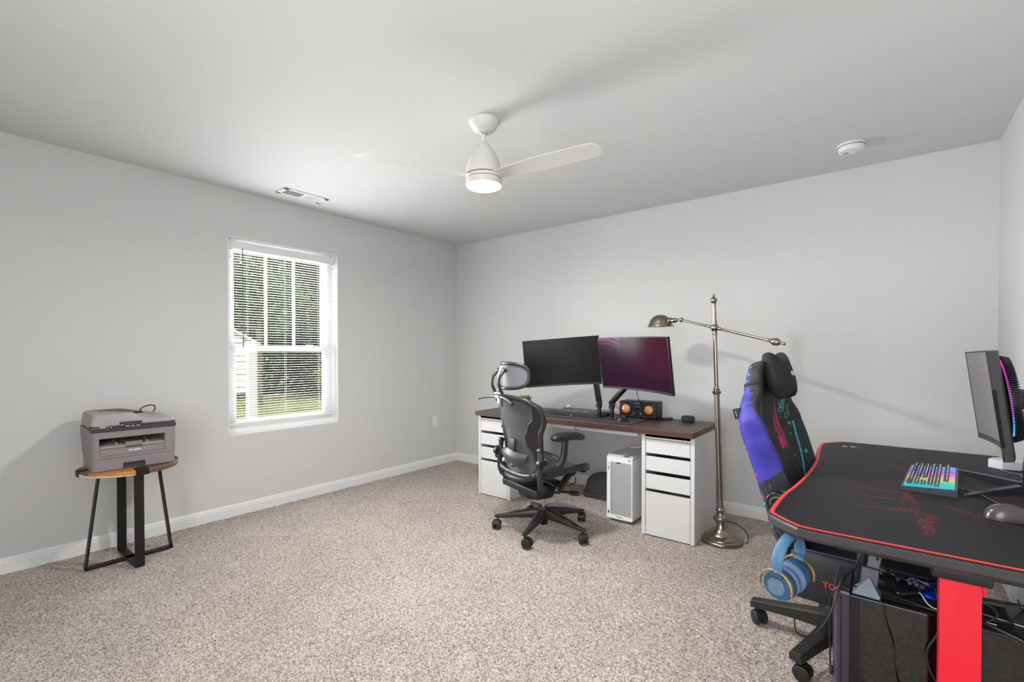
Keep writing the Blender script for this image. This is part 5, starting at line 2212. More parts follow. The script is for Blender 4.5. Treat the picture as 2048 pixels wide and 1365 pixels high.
b.lathe([(.0001, .07), (.036, .07), (.040, .08), (.040, .15), (.030, .158), (.026, .165), (.026, .26), (.0001, .26)], n=32)
b.build('gas_lift', BLACK_PLASTIC, gc)
b = MB()
b.rbox((0, .0, .270), (.20, .26, .04), .02, edge=.006)
b.bar((-.15, -.02, .276), (-.30, .02, .27), .012, .012)
b.build('tilt_mechanism', BLACK_PLASTIC, gc)
# seat: deep cushion with raised side bolsters
def seat_ring(y, k, lift=0):
    w_, zb_, zt_ = .265 * k, .285 + lift, .435
    pts = [(-w_ * .96, y, zb_), (-w_, y, zb_ + .02), (-w_ * 1.02, y, zt_), (-w_ * .98, y, zt_ + .030), (-w_ * .88, y, zt_ + .040), (-w_ * .76, y, zt_ + .020), (-w_ * .66, y, zt_),
           (-w_ * .3, y, zt_ - .006), (w_ * .3, y, zt_ - .006),
           (w_ * .66, y, zt_), (w_ * .76, y, zt_ + .020), (w_ * .88, y, zt_ + .040), (w_ * .98, y, zt_ + .030), (w_ * 1.02, y, zt_), (w_, y, zb_ + .02), (w_ * .96, y, zb_)]
    return pts
b = MB()
b.ring_loft([seat_ring(-.165, .80, .03), seat_ring(-.15, .93, .008), seat_ring(-.11, 1.0), seat_ring(.16, 1.0), seat_ring(.26, .97, .006), seat_ring(.315, .90, .03), seat_ring(.328, .80, .05)])
b.build('seat', GBLK, gc, angle=50)
for s_ in (-1, 1):
    b = MB()
    for dz in (0, .016):
        b.tube(spline([(s_ * .235, -.14, .470 + dz * .2), (s_ * .240, .02, .4775), (s_ * .236 - s_ * dz, .18, .4770), (s_ * .222 - s_ * dz, .295, .470)], 6), .0016, n=6)
    b.build('seat_stitching', mat('stitch_blue', rgb(74, 92, 150), .7), gc)
text('seat_lettering', 'TOH', .030, Matrix.Translation((.2675, .02, .368)) @ Matrix.Rotation(R(90), 4, 'Z') @ Matrix.Rotation(R(90), 4, 'X'), mat('lettering_red', rgb(206, 44, 40), .6), gc, extrude=.001, bold=.001)
# backrest
BH = .788
bk = Matrix.Translation((0, -.150, .44)) @ Matrix.Rotation(R(16), 4, 'X')
def gb_w(v):
    return smooth_interp(v, [0, .06, .18, .40, .58, .68, .77, .84, .90, .95, .985, 1.0], [.17, .20, .215, .238, .262, .270, .236, .185, .158, .140, .115, .075])
def gb_front(s, v):
    k = smooth_interp(v, [0, .12, .35, .62, .78, 1.0], [.040, .075, .105, .105, .060, .015])
    mid = .020 * math.sin(min(1, v * 1.6) * PI) + .010 + .085 * max(0, (v - .62) / .38) ** 1.5
    return mid + k * max(0, (abs(s) - .38) / .62) ** 1.6
def gb_pt(u, v):
    u2 = u % 1.0
    a = u2 * 2 * PI
    sl = (1 - 4 * u2) if u2 < .5 else (-1 + 4 * (u2 - .5))      # even spacing across the front, blended with the rounded sides
    aa = math.acos(math.copysign(abs(sl) ** 1.6, sl))
    if u2 >= .5:
        aa = 2 * PI - aa
    a = .60 * a + .40 * aa
    c_, s_ = math.cos(a), math.sin(a)
    s = math.copysign(abs(c_) ** .62, c_)
    w_ = gb_w(v)
    f = gb_front(s, v)
    back = -.075 + .085 * max(0, (v - .62) / .38) ** 1.5 + .020 * abs(s) ** 3
    tt = math.copysign(abs(s_) ** .62, s_)
    mid = (f + back) / 2
    y = mid + tt * (f - back) / 2
    return Vector((s * w_, y, v * BH))
b = MB()
nv = 300
b.grid(lambda u, v: gb_pt(u, v), 280, nv, closed_u=True)
top_ring = [gb_pt(k / 280, 1.0) for k in range(280)]
b.bm.faces.new([b.bm.verts.new(p) for p in top_ring])
b.bm.faces.new([b.bm.verts.new(gb_pt(k / 280, 0.0)) for k in range(280)])
back = b.build('backrest', attr_mat('gaming_fabric', .62, bump=(420, .25, .0008), sheen=.0), gc, angle=70)
back.matrix_local = bk
C_BLK, C_BLUE, C_CY, C_PINK, C_GRN, C_NAVY, C_TEAL = rgb(31, 29, 30), rgb(52, 44, 152), rgb(40, 150, 176), rgb(216, 34, 104), rgb(40, 150, 128), rgb(30, 28, 74), rgb(92, 176, 178)
rg = random.Random(9)
strokes = []
for k in range(34):
    sx = rg.uniform(-.095, .005)
    strokes.append((sx, rg.uniform(.47, .64), rg.uniform(.05, .13), rg.uniform(.0022, .0055)))
leaf_loops = []
for sgn in (-1, 1):
    for k in range(10):
        leaf_loops.append((sgn * rg.uniform(.115, .19), BH * rg.uniform(.66, .765), rg.uniform(.012, .026), rg.uniform(.007, .012), rg.uniform(0, PI)))
stars = [(rg.choice((-1, 1)) * rg.uniform(.08, .19), BH * rg.uniform(.42, .62), rg.uniform(.006, .012)) for _ in range(12)]
def star_in(dx, dz, r_):
    d_ = math.hypot(dx, dz)
    if d_ > r_:
        return False
    a = math.atan2(dx, dz)
    return d_ < r_ * (.42 + .58 * abs(math.cos(a * 2.5)) ** 3)
def fabric(co, i):
    x, y, z = co
    v = z / BH
    w_ = gb_w(v)
    s = x / max(w_, .001)
    f = gb_front(max(-1, min(1, s)), v)
    a_s = abs(s)
    bk_ = -.075 + .085 * max(0, (v - .62) / .38) ** 1.5 + .020 * min(1, a_s) ** 3
    tt = (y - bk_) / max(.01, f - bk_)          # 0 at the rear shell, 1 at the front skin
    if tt < .14:
        q = math.sin(x * 91 + z * 57) + math.sin(z * 131 - x * 23)
        if a_s > .62:
            if q > 1.25:
                return C_CY
            if q < -1.35:
                return C_PINK
        return C_NAVY if v > .2 else C_BLK
    seam = float(np.interp(v, [0, .40, .46, .60, .66, 1.0], [.86, .84, .80, .76, .86, .86]))
    if a_s > seam and x > 0:                    # outer face of the near wing
        top = float(np.interp(tt, [.14, .24, .45, .70, 1.0], [1.05, .90, .80, .715, .635]))
        low = .33 + .115 * tt
        if low < v < top and a_s < seam + .0035 / max(w_, .05) and tt > .8:
            return rgb(104, 108, 168)
        if v > top:
            return rgb(60, 76, 140) if abs(tt - .90) < .022 and v > .74 else C_BLK
        if v > low:
            if v > .90 and math.sin(z * 150 + y * 190) > .72:
                return C_TEAL
            return C_BLUE
        return rgb(70, 78, 120) if abs((y * 1.0 + z * .1) % .024 - .012) < .0011 else C_BLK
    if x < 0 and a_s > .78:
        return C_CY if abs(a_s - .95) < .025 else rgb(24, 36, 42)
    line = float(np.interp(v, [.16, .34, .50, .62], [.118, .138, .168, .190]))
    if .20 < v < .625 and abs(abs(x) - line) < .0042:
        return C_CY
    if v < .42 and abs(((abs(x) + z * .12) % .022) - .011) < .0011 and a_s > .45:
        return rgb(70, 84, 130)
    for lx, lz, ra, rb, an in (leaf_loops if .58 < v < .84 else ()):
        dx, dz = x - lx, z - lz
        ca, sa = math.cos(an), math.sin(an)
        e_ = math.hypot((dx * ca + dz * sa) / ra, (-dx * sa + dz * ca) / rb)
        if .80 < e_ < 1.0:
            return C_TEAL
    for sx, v0, dl, wd in (strokes if .42 < v < .80 and a_s < .6 else ()):
        if v0 < v < v0 + dl:
            k = (v - v0) / dl
            xc = sx * (1.0 - .45 * k) - .015 - .02 * (v - .6)
            if abs(x - xc) < wd * (1 - abs(2 * k - 1) ** 2) + .0004:
                return C_PINK if (int(sx * 1000) % 3) else rgb(150, 40, 96)
    for sx, sz, r_ in (stars if v < .66 else ()):
        if star_in(x - sx, z - sz, r_):
            return C_GRN
    if v > .74 and abs(a_s - .60) < .010:
        return rgb(58, 70, 124)
    return C_BLK
dye(back, fabric)
def on_back(s, v, off=.0):
    return bk @ (Vector((s * gb_w(v), gb_front(s, v) + off, v * BH)))
# side tag, hinge covers
b = MB()
p = bk @ Vector((gb_w(.735) - .028, -.058 + .02, .735 * BH))
vs = b.box((0, 0, 0), (.005, .036, .045), bev=.001)
b.xf(vs, Matrix.Translation(p) @ Matrix.Rotation(R(16), 4, 'X'))
tg = b.build('side_tag', BLACK_MATTE, gc)
b = MB()
vs = b.box((.0028, -.006, 0), (.0006, .005, .024))
b.xf(vs, Matrix.Translation(p) @ Matrix.Rotation(R(16), 4, 'X'))
b.build('tag_print', PRINT_GREY, tg, smooth=False)
for s_ in (-1, 1):
    b = MB()
    b.disc_cyl((s_ * .222, -.178, .635), (s_ * .252, -.178, .635), .046, .008, 36)
    hc = b.build('hinge_cover', BLACK_SATIN, gc)
    b = MB()
    b.tube([(s_ * .2532, -.178 + .026 * math.cos(a), .635 + .026 * math.sin(a)) for a in np.linspace(R(20), R(200), 14)], .0022, n=6)
    b.build('hinge_emblem', PRINT_GREY, hc)
    b = MB()
    b.bar((s_ * .235, -.12, .36), (s_ * .235, -.175, .63), .012, .05, up=(1, 0, 0), bev=.003)
    b.build('hinge_bracket', BLACK_SATIN, gc)
    # armrest lowered beneath the desk edge
    b = MB()
    b.bar((s_ * .285, .115, .30), (s_ * .300, .115, .585), .028, .055, up=(1, 0, 0), bev=.006)
    b.bar((s_ * .14, .115, .292), (s_ * .290, .115, .305), .05, .018, up=(0, 0, 1), bev=.004)
    ap = b.build('armrest_post', BLACK_PLASTIC, gc)
    b = MB()
    b.rbox((s_ * .300, .10, .598), (.075, .24, .026), .03, edge=.009)
    b.build('armrest_pad', BLACK_MATTE, ap)
# cat eared head pillow strapped to the headrest
pm = bk @ Matrix.Translation((0, gb_front(0, .88) + .046, .880 * BH))
PIL = mat('pillow_black', rgb(30, 27, 26), .8, bump=(300, .25, .001))
def pillow_r(a):
    # outline radius factor by angle (x right, z up) with two ears
    c_, s_ = math.cos(a), math.sin(a)
    x = .112 * math.copysign(abs(c_) ** .72, c_)
    z = .080 * math.copysign(abs(s_) ** .80, s_)
    d = abs(math.degrees(a) % 360 - 90)
    e_ = max(0, 1 - abs(d - 38) / 20) ** 1.3
    z += .058 * e_ if s_ > 0 else 0
    x += .010 * e_ * (1 if c_ > 0 else -1) if s_ > 0 else 0
    z -= .018 * math.exp(-((abs(math.degrees(a) % 360 - 270) - 32) / 16) ** 2)
    return x, z
b = MB()
def pil(u, v):
    a = u * 2 * PI
    x, z = pillow_r(a)
    t_ = (v * 2 - 1)
    k = math.sqrt(max(0, 1 - abs(t_) ** 2.4))
    k = max(k, .002)
    return pm @ Vector((x * k, .050 * t_, z * k))
b.grid(lambda u, v: pil(u, v), 96, 25, closed_u=True)
pil_o = b.build('head_pillow', PIL, gc, angle=80)
text('pillow_lettering', 'OOL', .029, pm @ Matrix.Translation((-.02, .0508, .012)) @ Matrix.Rotation(PI, 4, 'Z') @ Matrix.Rotation(R(90), 4, 'X'), PRINT_WHITE, pil_o, extrude=.0008)
b = MB()
pts = []
for k in range(49):
    u = k / 48
    q = gb_pt(u, .88)
    c = Vector((0, -.02, q.z))
    pts.append(bk @ (c + (q - c) * 1.03))
b.tube(pts[:-1], .0022, n=8, closed=True, up=(0, 0, 1), ry=.0085)
b.build('pillow_strap', BLACK_MATTE, gc)

# ------------------------------------------------------------------ black tower under the gaming desk
tx0, tx1, ty0, ty1, tz0, tz1 = -.121, .355, 1.800, 2.018, .020, .500
gt_ = thing('computer_tower', 'black computer tower with tinted glass side under the gaming desk', 'computer', ((tx0 + tx1) / 2, (ty0 + ty1) / 2, 0))
ox, oy = (tx0 + tx1) / 2, (ty0 + ty1) / 2
CASE = mat('case_black', rgb(30, 30, 33), .35)
CASEF = mat('case_front', rgb(66, 62, 76), .32, .4)
b = MB()
W2, D2 = (tx1 - tx0) / 2, (ty1 - ty0) / 2
b.box((0, D2 - .003, (tz0 + tz1) / 2), (2 * W2 - .05, .006, tz1 - tz0))
b.box((W2 - .004, 0, (tz0 + tz1) / 2), (.008, 2 * D2 - .01, tz1 - tz0))
b.box((0, .004, tz0 + .004), (2 * W2 - .02, 2 * D2 - .012, .008))
b.box((.0, -D2 + .010, tz0 + .02), (2 * W2 - .09, .012, .036))
b.box((.0, -D2 + .012, tz1 - .008), (2 * W2 - .09, .012, .014))
b.build('chassis', CASE, gt_, smooth=False)
b = MB()
b.rbox((.018, .004, tz1 - .006), (2 * W2 - .055, 2 * D2 - .014, .012), .006, edge=.003)
b.build('top_panel', mat('case_top', rgb(24, 24, 27), .3), gt_)
b = MB()
for k in range(11):
    b.box((.02, -.07 + k * .014, tz1 + .0008), (.30, .006, .0016))
b.build('top_vents', BLACK_MATTE, gt_, smooth=False)
b = MB()
fp = [(-W2, -D2 + .030), (-W2 + .012, -D2 + .004), (-W2 + .044, -D2), (-W2 + .044, D2), (-W2 + .012, D2 - .004), (-W2, D2 - .03)]
b.ring_loft([[(x, y, tz0) for x, y in fp], [(x, y, tz1 - .004) for x, y in fp], [(x + .004 * (1 if x < -W2 + .03 else 0), y * .985, tz1 + .003) for x, y in fp]])
b.build('front_panel', CASEF, gt_, smooth=False)
b = MB()
b.box((-W2 + .0225, -D2 + .0005, (tz0 + tz1) / 2), (.0016, .002, tz1 - tz0 - .02))
b.build('panel_seam', HOLE, gt_, smooth=False)
TINT = mat('tinted_glass', rgb(8, 8, 9), .05, spec=1.0)
b = MB()
b.box((.022, -D2 + .0015, (tz0 + tz1) / 2 + .004), (2 * W2 - .048, .005, tz1 - tz0 - .012), bev=.001)
b.build('glass_side', TINT, gt_, smooth=False)
b = MB()
b.box((-W2 + .058, -D2 - .0015, (tz0 + tz1) / 2 + .004), (.026, .0015, tz1 - tz0 - .016))
b.box((W2 - .16, -D2 - .0015, (tz0 + tz1) / 2 + .004), (.03, .0015, tz1 - tz0 - .016))
b.build('glass_band', mat('glass_band', rgb(16, 16, 17), .3), gt_, smooth=False)
for sx in (-1, 1):
    for sy in (-1, 1):
        b = MB()
        b.box((sx * .17, sy * .07, .010), (.06, .03, .02), bev=.004)
        b.build('foot', BLACK_PLASTIC, gt_)
TT = tz1 + .0025

# wifi antenna on a pyramid stand
GREYB = mat('antenna_grey', rgb(56, 60, 66), .4)
wa = thing('wifi_antenna', 'tall grey wifi antenna with a pyramid foot on the black tower', 'antenna', (-.018, 1.838, TT))
b = MB()
b.ring_loft([[(-.052, -.030, 0), (.018, -.034, 0), (.020, .026, 0), (-.050, .026, 0)],
             [(-.052, -.030, .004), (.018, -.034, .004), (.020, .026, .004), (-.050, .026, .004)],
             [(-.012, -.006, .050), (-.009, -.006, .050), (-.009, -.003, .050), (-.012, -.003, .050)]])
b.build('pyramid_foot', mat('pyramid_grey', rgb(112, 126, 136), .4), wa, smooth=False)
b = MB()
b.bar((-.012, .016, .002), (.016, .060, .195), .034, .014, up=(0, 1, 0), bev=.003)
b.bar((-.014, .008, .0), (-.008, .020, .075), .046, .022, up=(0, 1, 0), bev=.003)
bl_ = b.build('blade', GREYB, wa, smooth=False)
b = MB()
for k in range(4):
    q = .52 + k * .07
    b.box((-.012 + .028 * q + .006, .016 + .044 * q - .0095, .002 + .193 * q), (.006, .0012, .009))
b.build('blade_print', BLACK_MATTE, bl_, smooth=False)

# game controller resting on the tower
PADM = mat('controller_black', rgb(22, 22, 25), .25)
gp = thing('game_controller', 'black game controller lying on top of the black tower', 'game controller', (.030, 1.905, TT), R(-35))
b = MB()
def ctl(u, v):
    a = u * 2 * PI
    c_, s_ = math.cos(a), math.sin(a)
    x = .074 * math.copysign(abs(c_) ** .75, c_)
    y = .042 * s_
    if s_ < 0:
        y -= .038 * math.exp(-((abs(x) - .056) / .017) ** 2) * abs(s_)
    t_ = 2 * v - 1
    k = max(.002, math.sqrt(max(0, 1 - t_ * t_)) ** .8)
    return (x * k, y * k, .025 + .022 * t_)
b.grid(ctl, 80, 17, closed_u=True)
b.build('shell', PADM, gp)
for sx in (-1, 1):
    b = MB()
    b.lathe([(.006, .040), (.006, .053), (.010, .054), (.011, .057), (.009, .059), (.0001, .058)], (sx * .030 if sx < 0 else .022, -.010 if sx > 0 else .014, 0), n=24)
    b.build('thumb_stick', BLACK_PLASTIC, gp)
for k in range(4):
    b = MB()
    a = k * PI / 2
    b.disc_cyl((.046 + .011 * math.cos(a), .014 + .011 * math.sin(a), .040), (.046 + .011 * math.cos(a), .014 + .011 * math.sin(a), .049), .0048, .001, 16)
    b.build('button', mat('pad_button', rgb(86, 88, 92), .25), gp)
b = MB()
b.box((-.018, -.014, .046), (.020, .0065, .006), bev=.001)
b.box((-.018, -.014, .046), (.0065, .020, .006), bev=.001)
b.build('direction_pad', BLACK_SATIN, gp)
for sx in (-1, 1):
    b = MB()
    b.rbox((sx * .046, .038, .034), (.036, .014, .012), .005, edge=.004)
    b.build('shoulder_button', mat('shoulder_gloss', rgb(70, 76, 80), .12), gp)

# shiny blue wrapper behind the controller
b = MB()
rg = random.Random(21)
ph = [(rg.uniform(20, 70), rg.uniform(20, 70), rg.uniform(0, 6)) for _ in range(6)]
def foil(u, v):
    x = -.065 + .13 * u
    y = -.05 + .10 * v
    e_ = (1 - abs(2 * u - 1) ** 4) * (1 - abs(2 * v - 1) ** 4)
    z = .004 + e_ * (.026 + sum(.0035 * math.sin(a_ * x + c_ * y + p_) for a_, c_, p_ in ph))
    return (x, y, z)
b.grid(foil, 40, 30)
b.quad((-.062, -.047, .001), (.062, -.047, .001), (.062, .047, .001), (-.062, .047, .001))
fo = b.build('foil_bag', mat('blue_foil', rgb(24, 62, 196), .16, .75), None, angle=60)
fo.location = (.115, 1.955, TT)
fo.rotation_euler = (0, 0, R(-12))
tag(fo, 'shiny crumpled blue foil bag on the black tower behind the controller', 'bag')

# ------------------------------------------------------------------ headphones hanging on a hook below the desk corner
hk = thing('headphone_hook', 'black hook screwed under the near left corner of the gaming desk', 'hook', (-.205, 1.622, GD - th))
b = MB()
b.box((0, 0, -.004), (.05, .035, .008), bev=.002)
b.tube(spline([(0, 0, -.006), (0, .0, -.030), (-.02, .01, -.040), (-.045, .022, -.036), (-.052, .026, -.024)], 5), .0055, n=10)
b.build('hook_body', BLACK_PLASTIC, hk)
HB = mat('headset_blue', rgb(66, 110, 142), .5, bump=(260, .15, .0006))
HBD = mat('headset_teal_blue', rgb(36, 84, 114), .4)
HBL = mat('cushion_blue', rgb(92, 116, 154), .7, bump=(300, .2, .0008))
GOLD = mat('yoke_gold', rgb(226, 192, 138), .3, .85)
HA = math.atan2(.90, .44)
hp = thing('headphones', 'blue over ear headphones with gold yokes hanging below the gaming desk corner', 'headphones', (-.216, 1.605, .645), Euler((R(5), R(-4), R(72))))
# local: X ear to ear (near cup at -X), Z up, Y width of band
def band_pt(a):
    return (.070 * math.sin(a), .0, .062 + .078 * math.cos(a))
def strap(a0, a1, name, m, n_=24):
    b = MB()
    pts = []
    for k in range(n_):
        a = a0 + (a1 - a0) * k / (n_ - 1)
        x = .068 * math.sin(a)
        z = -.002 + .068 * math.cos(a)
        pts.append((x, 0, z))
    b.tube(pts, [.0065] * n_, n=16, up=(0, 1, 0), ry=[.0165] * n_)
    return b.build(name, m, hp, angle=60)
strap(R(-112), R(112), 'headband', HB)
for s_ in (-1, 1):
    cx_ = s_ * .050
    b = MB()
    b.box((s_ * .0655, 0, -.022), (.010, .034, .030), bev=.003)
    b.build('slider', HBD, hp)
    b = MB()
    yk = [(s_ * .066, .046 * math.sin(a), -.070 + .050 * math.cos(a) + .002) for a in np.linspace(R(-100), R(100), 26)]
    b.tube(yk, .0026, n=10, up=(1, 0, 0), ry=.0075)
    b.bar((s_ * .066, 0, -.016), (s_ * .066, 0, -.024), .014, .005, up=(0, 1, 0), bev=.001)
    b.build('yoke', GOLD, hp)
    b = MB()
    b.lathe([(.0001, .034), (.020, .034), (.0385, .030), (.043, .020), (.0435, .004), (.042, .0), (.0001, .0)], (s_ * .030, 0, -.070), (s_, 0, 0), n=48)
    cup = b.build('ear_cup', HBD, hp)
    b = MB()
    b.lathe([(.024, .0335), (.0245, .036), (.0225, .037), (.0001, .0365)], (s_ * .030, 0, -.070), (s_, 0, 0), n=48)
    b.build('metal_cap', mat('cap_metal', rgb(126, 162, 192), .25, .8), cup)
    b = MB()
    b.tube([(s_ * .0665, .0238 * math.cos(a), -.070 + .0238 * math.sin(a)) for a in np.linspace(0, 2 * PI, 41)[:-1]], .0011, n=6, closed=True)
    b.build('cap_rim', STEEL, cup)
    b = MB()
    pts = [(s_ * .019, .031 * math.cos(a), -.070 + .032 * math.sin(a)) for a in np.linspace(0, 2 * PI, 49)[:-1]]
    b.tube(pts, .0135, n=14, closed=True)
    b.build('ear_cushion', HBL, cup)

# cables around the tower
cable('headphone_cable', [(-.205, 1.640, .450), (-.20, 1.66, .40), (-.165, 1.70, .385), (-.125, 1.745, .44), (-.100, 1.80, .53), (-.085, 1.83, .548), (-.066, 1.87, .555), (-.055, 1.90, .595), (-.045, 1.90, .64), (-.01, 1.91, .66)], .0022, CABLE,
      'thin black cable sagging from the headphones to the top of the black tower')
b = MB()
b.disc_cyl((-.108, 1.787, .506), (-.088, 1.822, .545), .0055, .0015, 16)
b.disc_cyl((-.106, 1.791, .510), (-.100, 1.801, .521), .0058, .001, 16)
jk = b.build('cable_joint', BLACK_SATIN)
tag(jk, 'black barrel connector joining the headphone cable above the black tower', 'connector')
cable('usb_cable', [(.0, 1.86, .5035), (-.05, 1.84, .515), (-.095, 1.81, .515), (-.123, 1.815, .48), (-.130, 1.838, .40), (-.1285, 1.835, .28), (-.1275, 1.832, .235)], .0026, CABLE,
      'thin black cable running down the front of the black tower to its port')
b = MB()
b.box((-.1255, 1.832, .226), (.008, .012, .026), bev=.002)
up_ = b.build('usb_plug', BLACK_PLASTIC)
tag(up_, 'small black plug in the front of the black tower', 'plug')
cable('antenna_cable', [(-.005, 1.812, TT + .003), (.004, 1.795, TT - .004), (.012, 1.790, .45), (.030, 1.786, .38), (.036, 1.780, .30), (.060, 1.772, .20), (.095, 1.768, .10), (.12, 1.76, .02), (.16, 1.75, .004)], .0026, CABLE,
      'thin black cable running from the antenna down the tinted glass side')
tops = [
    ([(.055, 1.97, TT + .004), (.075, 1.90, TT + .012), (.092, 1.86, TT + .030), (.112, 1.83, TT + .012), (.15, 1.83, TT + .004), (.25, 1.83, TT + .004)], WHITE_CABLE, .0018, 'pale thin wire snaking over the top of the black tower left of the red leg', 'wire'),
    ([(.02, 1.86, TT + .003), (.07, 1.84, TT + .004), (.13, 1.825, TT + .003), (.22, 1.85, TT + .004), (.34, 1.88, TT + .004)], CABLE, .0035, 'black cable lying along the top of the black tower near its glass edge', 'cable'),
    ([(.10, 1.93, TT + .005), (.12, 1.88, TT + .05), (.135, 1.82, TT + .02), (.128, 1.792, .46), (.105, 1.786, .40), (.115, 1.782, .34), (.16, 1.775, .27)], CABLE, .003, 'black cable looping over the glass edge just left of the red leg', 'cable'),
    ([(.19, 1.94, TT + .006), (.235, 1.90, TT + .03), (.255, 1.86, TT + .02), (.225, 1.83, TT + .004), (.18, 1.815, TT + .004)], DARK_GREY, .003, 'grey cable bending in a hook right of the red leg on the black tower', 'cable'),
    ([(.17, 1.99, TT + .005), (.24, 1.98, TT + .012), (.32, 2.0, TT + .010), (.42, 2.3, .40), (.47, 2.9, .18), (.485, 3.10, .14)], CABLE, .0042, 'black power cable leading from the black tower to the wall adapter', 'cable'),
    ([(.18, 1.90, TT + .004), (.24, 1.875, TT + .006), (.32, 1.86, TT + .004), (.36, 1.84, TT + .004)], mat('wire_silver', rgb(150, 150, 154), .35, .3), .0022, 'thin silver wire on the black tower right of the red leg', 'wire'),
    ([(.19, 1.835, TT + .004), (.23, 1.812, TT + .006), (.30, 1.795, TT - .010), (.36, 1.79, .46), (.42, 1.81, .40)], CABLE, .0048, 'thick black cable draped over the glass edge right of the red leg', 'cable')]
for pts, m_, r_, lab, ct in tops:
    cable('tower_cable' if ct == 'cable' else 'tower_wire', pts, r_, m_, lab, ct)
# ------------------------------------------------------------------ lit keyboard on the gaming desk
kbd = thing('keyboard', 'keyboard with rainbow backlight on the black gaming desk mat', 'keyboard', (.150, 2.425, GT), R(-95.5))
# local: X along the keyboard (left end towards the camera), Y away from the typist... front is -Y
KW, KD = .438, .150
def rainbow_mat():
    m, nt, bs, N, L = node_mat('rainbow_backlight')
    tc_ = N.new('ShaderNodeTexCoord')
    sp = N.new('ShaderNodeSeparateXYZ')
    L.new(tc_.outputs['Generated'], sp.inputs[0])
    r = N.new('ShaderNodeValToRGB')
    e_ = r.color_ramp.elements
    e_[0].position = 0; e_[0].color = (.20, .35, 1, 1)
    e_[1].position = 1; e_[1].color = (.0, .62, .72, 1)
    for p_, c_ in ((.14, (.10, .45, 1, 1)), (.30, (.50, .12, .95, 1)), (.45, (.95, .22, .75, 1)), (.58, (.85, .55, .30, 1)), (.68, (.65, .80, .12, 1)), (.80, (.05, .75, .55, 1))):
        q = e_.new(p_); q.color = c_
    L.new(sp.outputs['X'], r.inputs['Fac'])
    bs.inputs['Base Color'].default_value = (.02, .02, .02, 1)
    L.new(r.outputs['Color'], bs.inputs['Emission Color'])
    bs.inputs['Emission Strength'].default_value = .75
    return m
RAIN = rainbow_mat()
b = MB()
b.ring_loft([[(-KW / 2, -KD / 2, 0), (KW / 2, -KD / 2, 0), (KW / 2, KD / 2, 0), (-KW / 2, KD / 2, 0)],
             [(-KW / 2, -KD / 2, .014), (KW / 2, -KD / 2, .014), (KW / 2, KD / 2, .026), (-KW / 2, KD / 2, .026)]])
b.build('case', mat('case_gunmetal', rgb(54, 58, 62), .35, .4), kbd, smooth=False)
b = MB()
b.box((0, 0, 0), (KW - .012, KD - .014, .002))
kp2 = b.build('backlight_plate', RAIN, kbd, smooth=False)
kp2.location = (0, -.001, .0207)
kp2.rotation_euler = (math.atan2(.012, KD), 0, 0)
KC = [mat('keycap_dark', rgb(52, 50, 56), .4)]
keys = key_layout(.0186, True)
add_keys(kp2, keys[:100], -.2085, .0445, .0045, .0080, .0172, KC[0], legend=mat('legend_lit', rgb(160, 170, 190), .4, emit=((.55, .75, .9, 1), .9)))
if len(keys) > 100:
    b = MB()
    for x, y, w in keys[100:]:
        b.box((-.2085 + x, .0445 - y, .0088), (w - .0035, .0150, .0085), bev=.001, seg=1)
    o = b.build('keys', KC[0], kp2, smooth=False)
    o['kind'] = 'stuff'
KI = (Matrix.Translation(kbd.location) @ Matrix.Rotation(R(-95.5), 4, 'Z')).inverted()
cable('keyboard_cord', [(.117, KD / 2 + .002, .012), (.116, KD / 2 + .030, .011)] + [KI @ Vector(p) for p in ((.266, 2.288, GT + .007), (.288, 2.225, GT + .004), (.322, 2.125, GT + .0035), (.352, 2.02, GT + .003), (.385, 1.90, GT + .003))], .0024, mat('cord_dark_grey', rgb(70, 68, 72), .4), parent=kbd)
b = MB()
b.disc_cyl((.117, KD / 2 + .001, .012), (.116, KD / 2 + .026, .011), .0048, .001, 14)
b.build('cord_plug', BLACK_PLASTIC, kbd)

mouse((.305, 2.005, GT), R(-80), 'dark grey mouse at the right end of the gaming desk', mat('mouse_grey', rgb(66, 60, 64), .3, coat=.3), BLACK_PLASTIC, L=.128, W=.074, Hm=.044)

# ------------------------------------------------------------------ curved gaming monitor on V shaped stand
SCREEN_GLOSS = mat('screen_glossy_off', rgb(84, 77, 78), .10, ior=3.6)
gm, GW, GH, GA = monitor('monitor', 'curved gaming monitor seen edge on with a finned back above the rainbow keyboard', (.298, 2.778), (.289, 2.190), .895, 1.257,
                         R(7), .030, SCREEN_GLOSS, chin=.022, rim=.004, bezel=mat('gaming_bezel', rgb(22, 21, 22), .5), thick=.022, hous=.40)
b = MB()
yb0 = .030 + .036
b.lathe([(.0001, 0), (.150, 0), (.150, .012), (.146, .013), (.144, .022), (.120, .028), (.0001, .028)], (0, yb0 - .012, 0), (0, 1, 0), n=72)
drum = b.build('back_drum', mat('drum_dark', rgb(34, 34, 42), .4), gm)
b = MB()
for k in range(110):
    a = 2 * PI * k / 110
    c_ = Vector((math.cos(a), 0, math.sin(a)))
    b.bar(c_ * .153 + Vector((0, yb0 - .004, 0)), c_ * .146 + Vector((0, yb0 + .016, 0)), .0035, .014, up=c_)
b.build('cooling_fins', mat('fin_dark', rgb(26, 26, 36), .35), drum, smooth=False)
def led_mat(name, c, s_):
    return mat(name, rgb(40, 20, 50), .4, emit=(c, s_))
for nm, lo, hi, c_ in (('led_pink', 20, 75, (.60, .03, .50, 1)), ('led_violet', -20, 20, (.45, .06, .62, 1)), ('led_blue', -55, -20, (.10, .35, .75, 1))):
    b = MB()
    for k in range(110):
        a = 2 * PI * (k + .5) / 110
        e_ = math.degrees(math.asin(math.sin(a)))
        if lo <= e_ < hi:
            q = Vector((math.cos(a), 0, math.sin(a)))
            b.ell(q * .1525 + Vector((0, yb0 - .009, 0)), (.0024, .0030, .0024), 8)
    b.build('led_ring', led_mat(nm, c_, 1.3), drum)
b = MB()
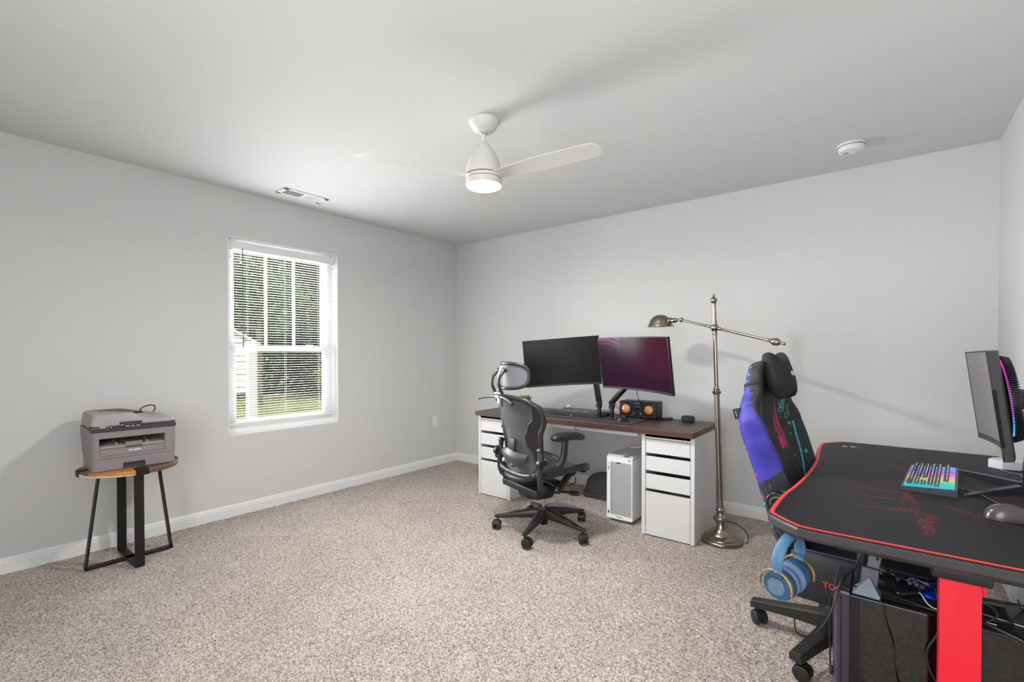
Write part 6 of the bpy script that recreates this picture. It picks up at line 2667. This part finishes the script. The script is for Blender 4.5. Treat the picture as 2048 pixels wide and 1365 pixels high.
for s_ in (1,):
    b.box((GW / 2 + .0006, .004, -.04), (.0016, .010, .19))
b.build('side_inlay', HOLE, gm, smooth=False)

ms = thing('monitor_stand', 'black V shaped stand carrying the edge on gaming monitor', 'monitor stand', (.418, 2.478, GT))
STEEL_D = mat('stand_dark', rgb(42, 46, 60), .22, .5)
def leg_to(tip, nm):
    dv = Vector((tip[0] - .418, tip[1] - 2.478, 0))
    dn = dv.normalized()
    sd = Vector((-dn.y, dn.x, 0))
    b = MB()
    L_ = dv.length
    def st(t_, w_, z0_, z1_):
        c = dn * t_
        return [c - sd * w_ + Vector((0, 0, z0_)), c + sd * w_ + Vector((0, 0, z0_)), c + sd * w_ * .5 + Vector((0, 0, z1_)), c - sd * w_ * .5 + Vector((0, 0, z1_))]
    b.ring_loft([st(-.01, .022, 0, .024), st(.05, .022, 0, .022), st(L_ * .55, .020, 0, .016), st(L_ - .03, .018, 0, .008), st(L_, .004, 0, .003)])
    b.build(nm, STEEL_D, ms, smooth=False)
leg_to((.232, 2.725), 'stand_leg')
leg_to((.222, 2.240), 'stand_leg')
b = MB()
b.disc_cyl((0, 0, 0), (0, 0, .030), .030, .005, 28)
b.tube(spline([(0, 0, .02), (.004, 0, .15), (.010, 0, .30), (.012, 0, .36)], 6), .019, n=16)
b.build('column', STEEL_D, ms)
hz = 1.085 - GT
b = MB()
b.disc_cyl((-.052, 0, hz), (-.018, 0, hz - .004), .040, .008, 30)
b.lathe([(.034, 0), (.030, .012), (.018, .026), (.016, .036)], (-.030, 0, hz - .004), (1, 0, 0), n=28)
b.ell((.010, 0, hz - .006), (.028, .028, .032), 22)
b.build('head_joint', mat('joint_dark', rgb(30, 34, 48), .35), ms)
cable('monitor_cable', [(.385, 2.455, 1.03), (.398, 2.45, 1.00), (.425, 2.43, .96), (.44, 2.40, .92), (.443, 2.36, .80), (.43, 2.34, GT + .004)], .004, CABLE,
      'black cable curving down from the back of the edge on gaming monitor')

b = MB()
hexp = [(.058 * math.cos(R(60 * k + 12)), .052 * math.sin(R(60 * k + 12))) for k in range(6)]
b.ring_loft([[(x, y, 0) for x, y in hexp], [(x, y, .034) for x, y in hexp], [(x * .95, y * .95, .036) for x, y in hexp]])
hx = thing('light_panel_base', 'white hexagonal box at the far right corner of the gaming desk', 'box', (.420, 2.905, GT))
b.build('hexagon_shell', mat('hexagon_white', rgb(228, 226, 236), .4), hx, smooth=False)
b = MB()
b.lathe([(.018, .0355), (.018, .0375), (.0001, .0378)], n=28)
b.build('top_button', mat('hexagon_grey', rgb(186, 186, 194), .4), hx)
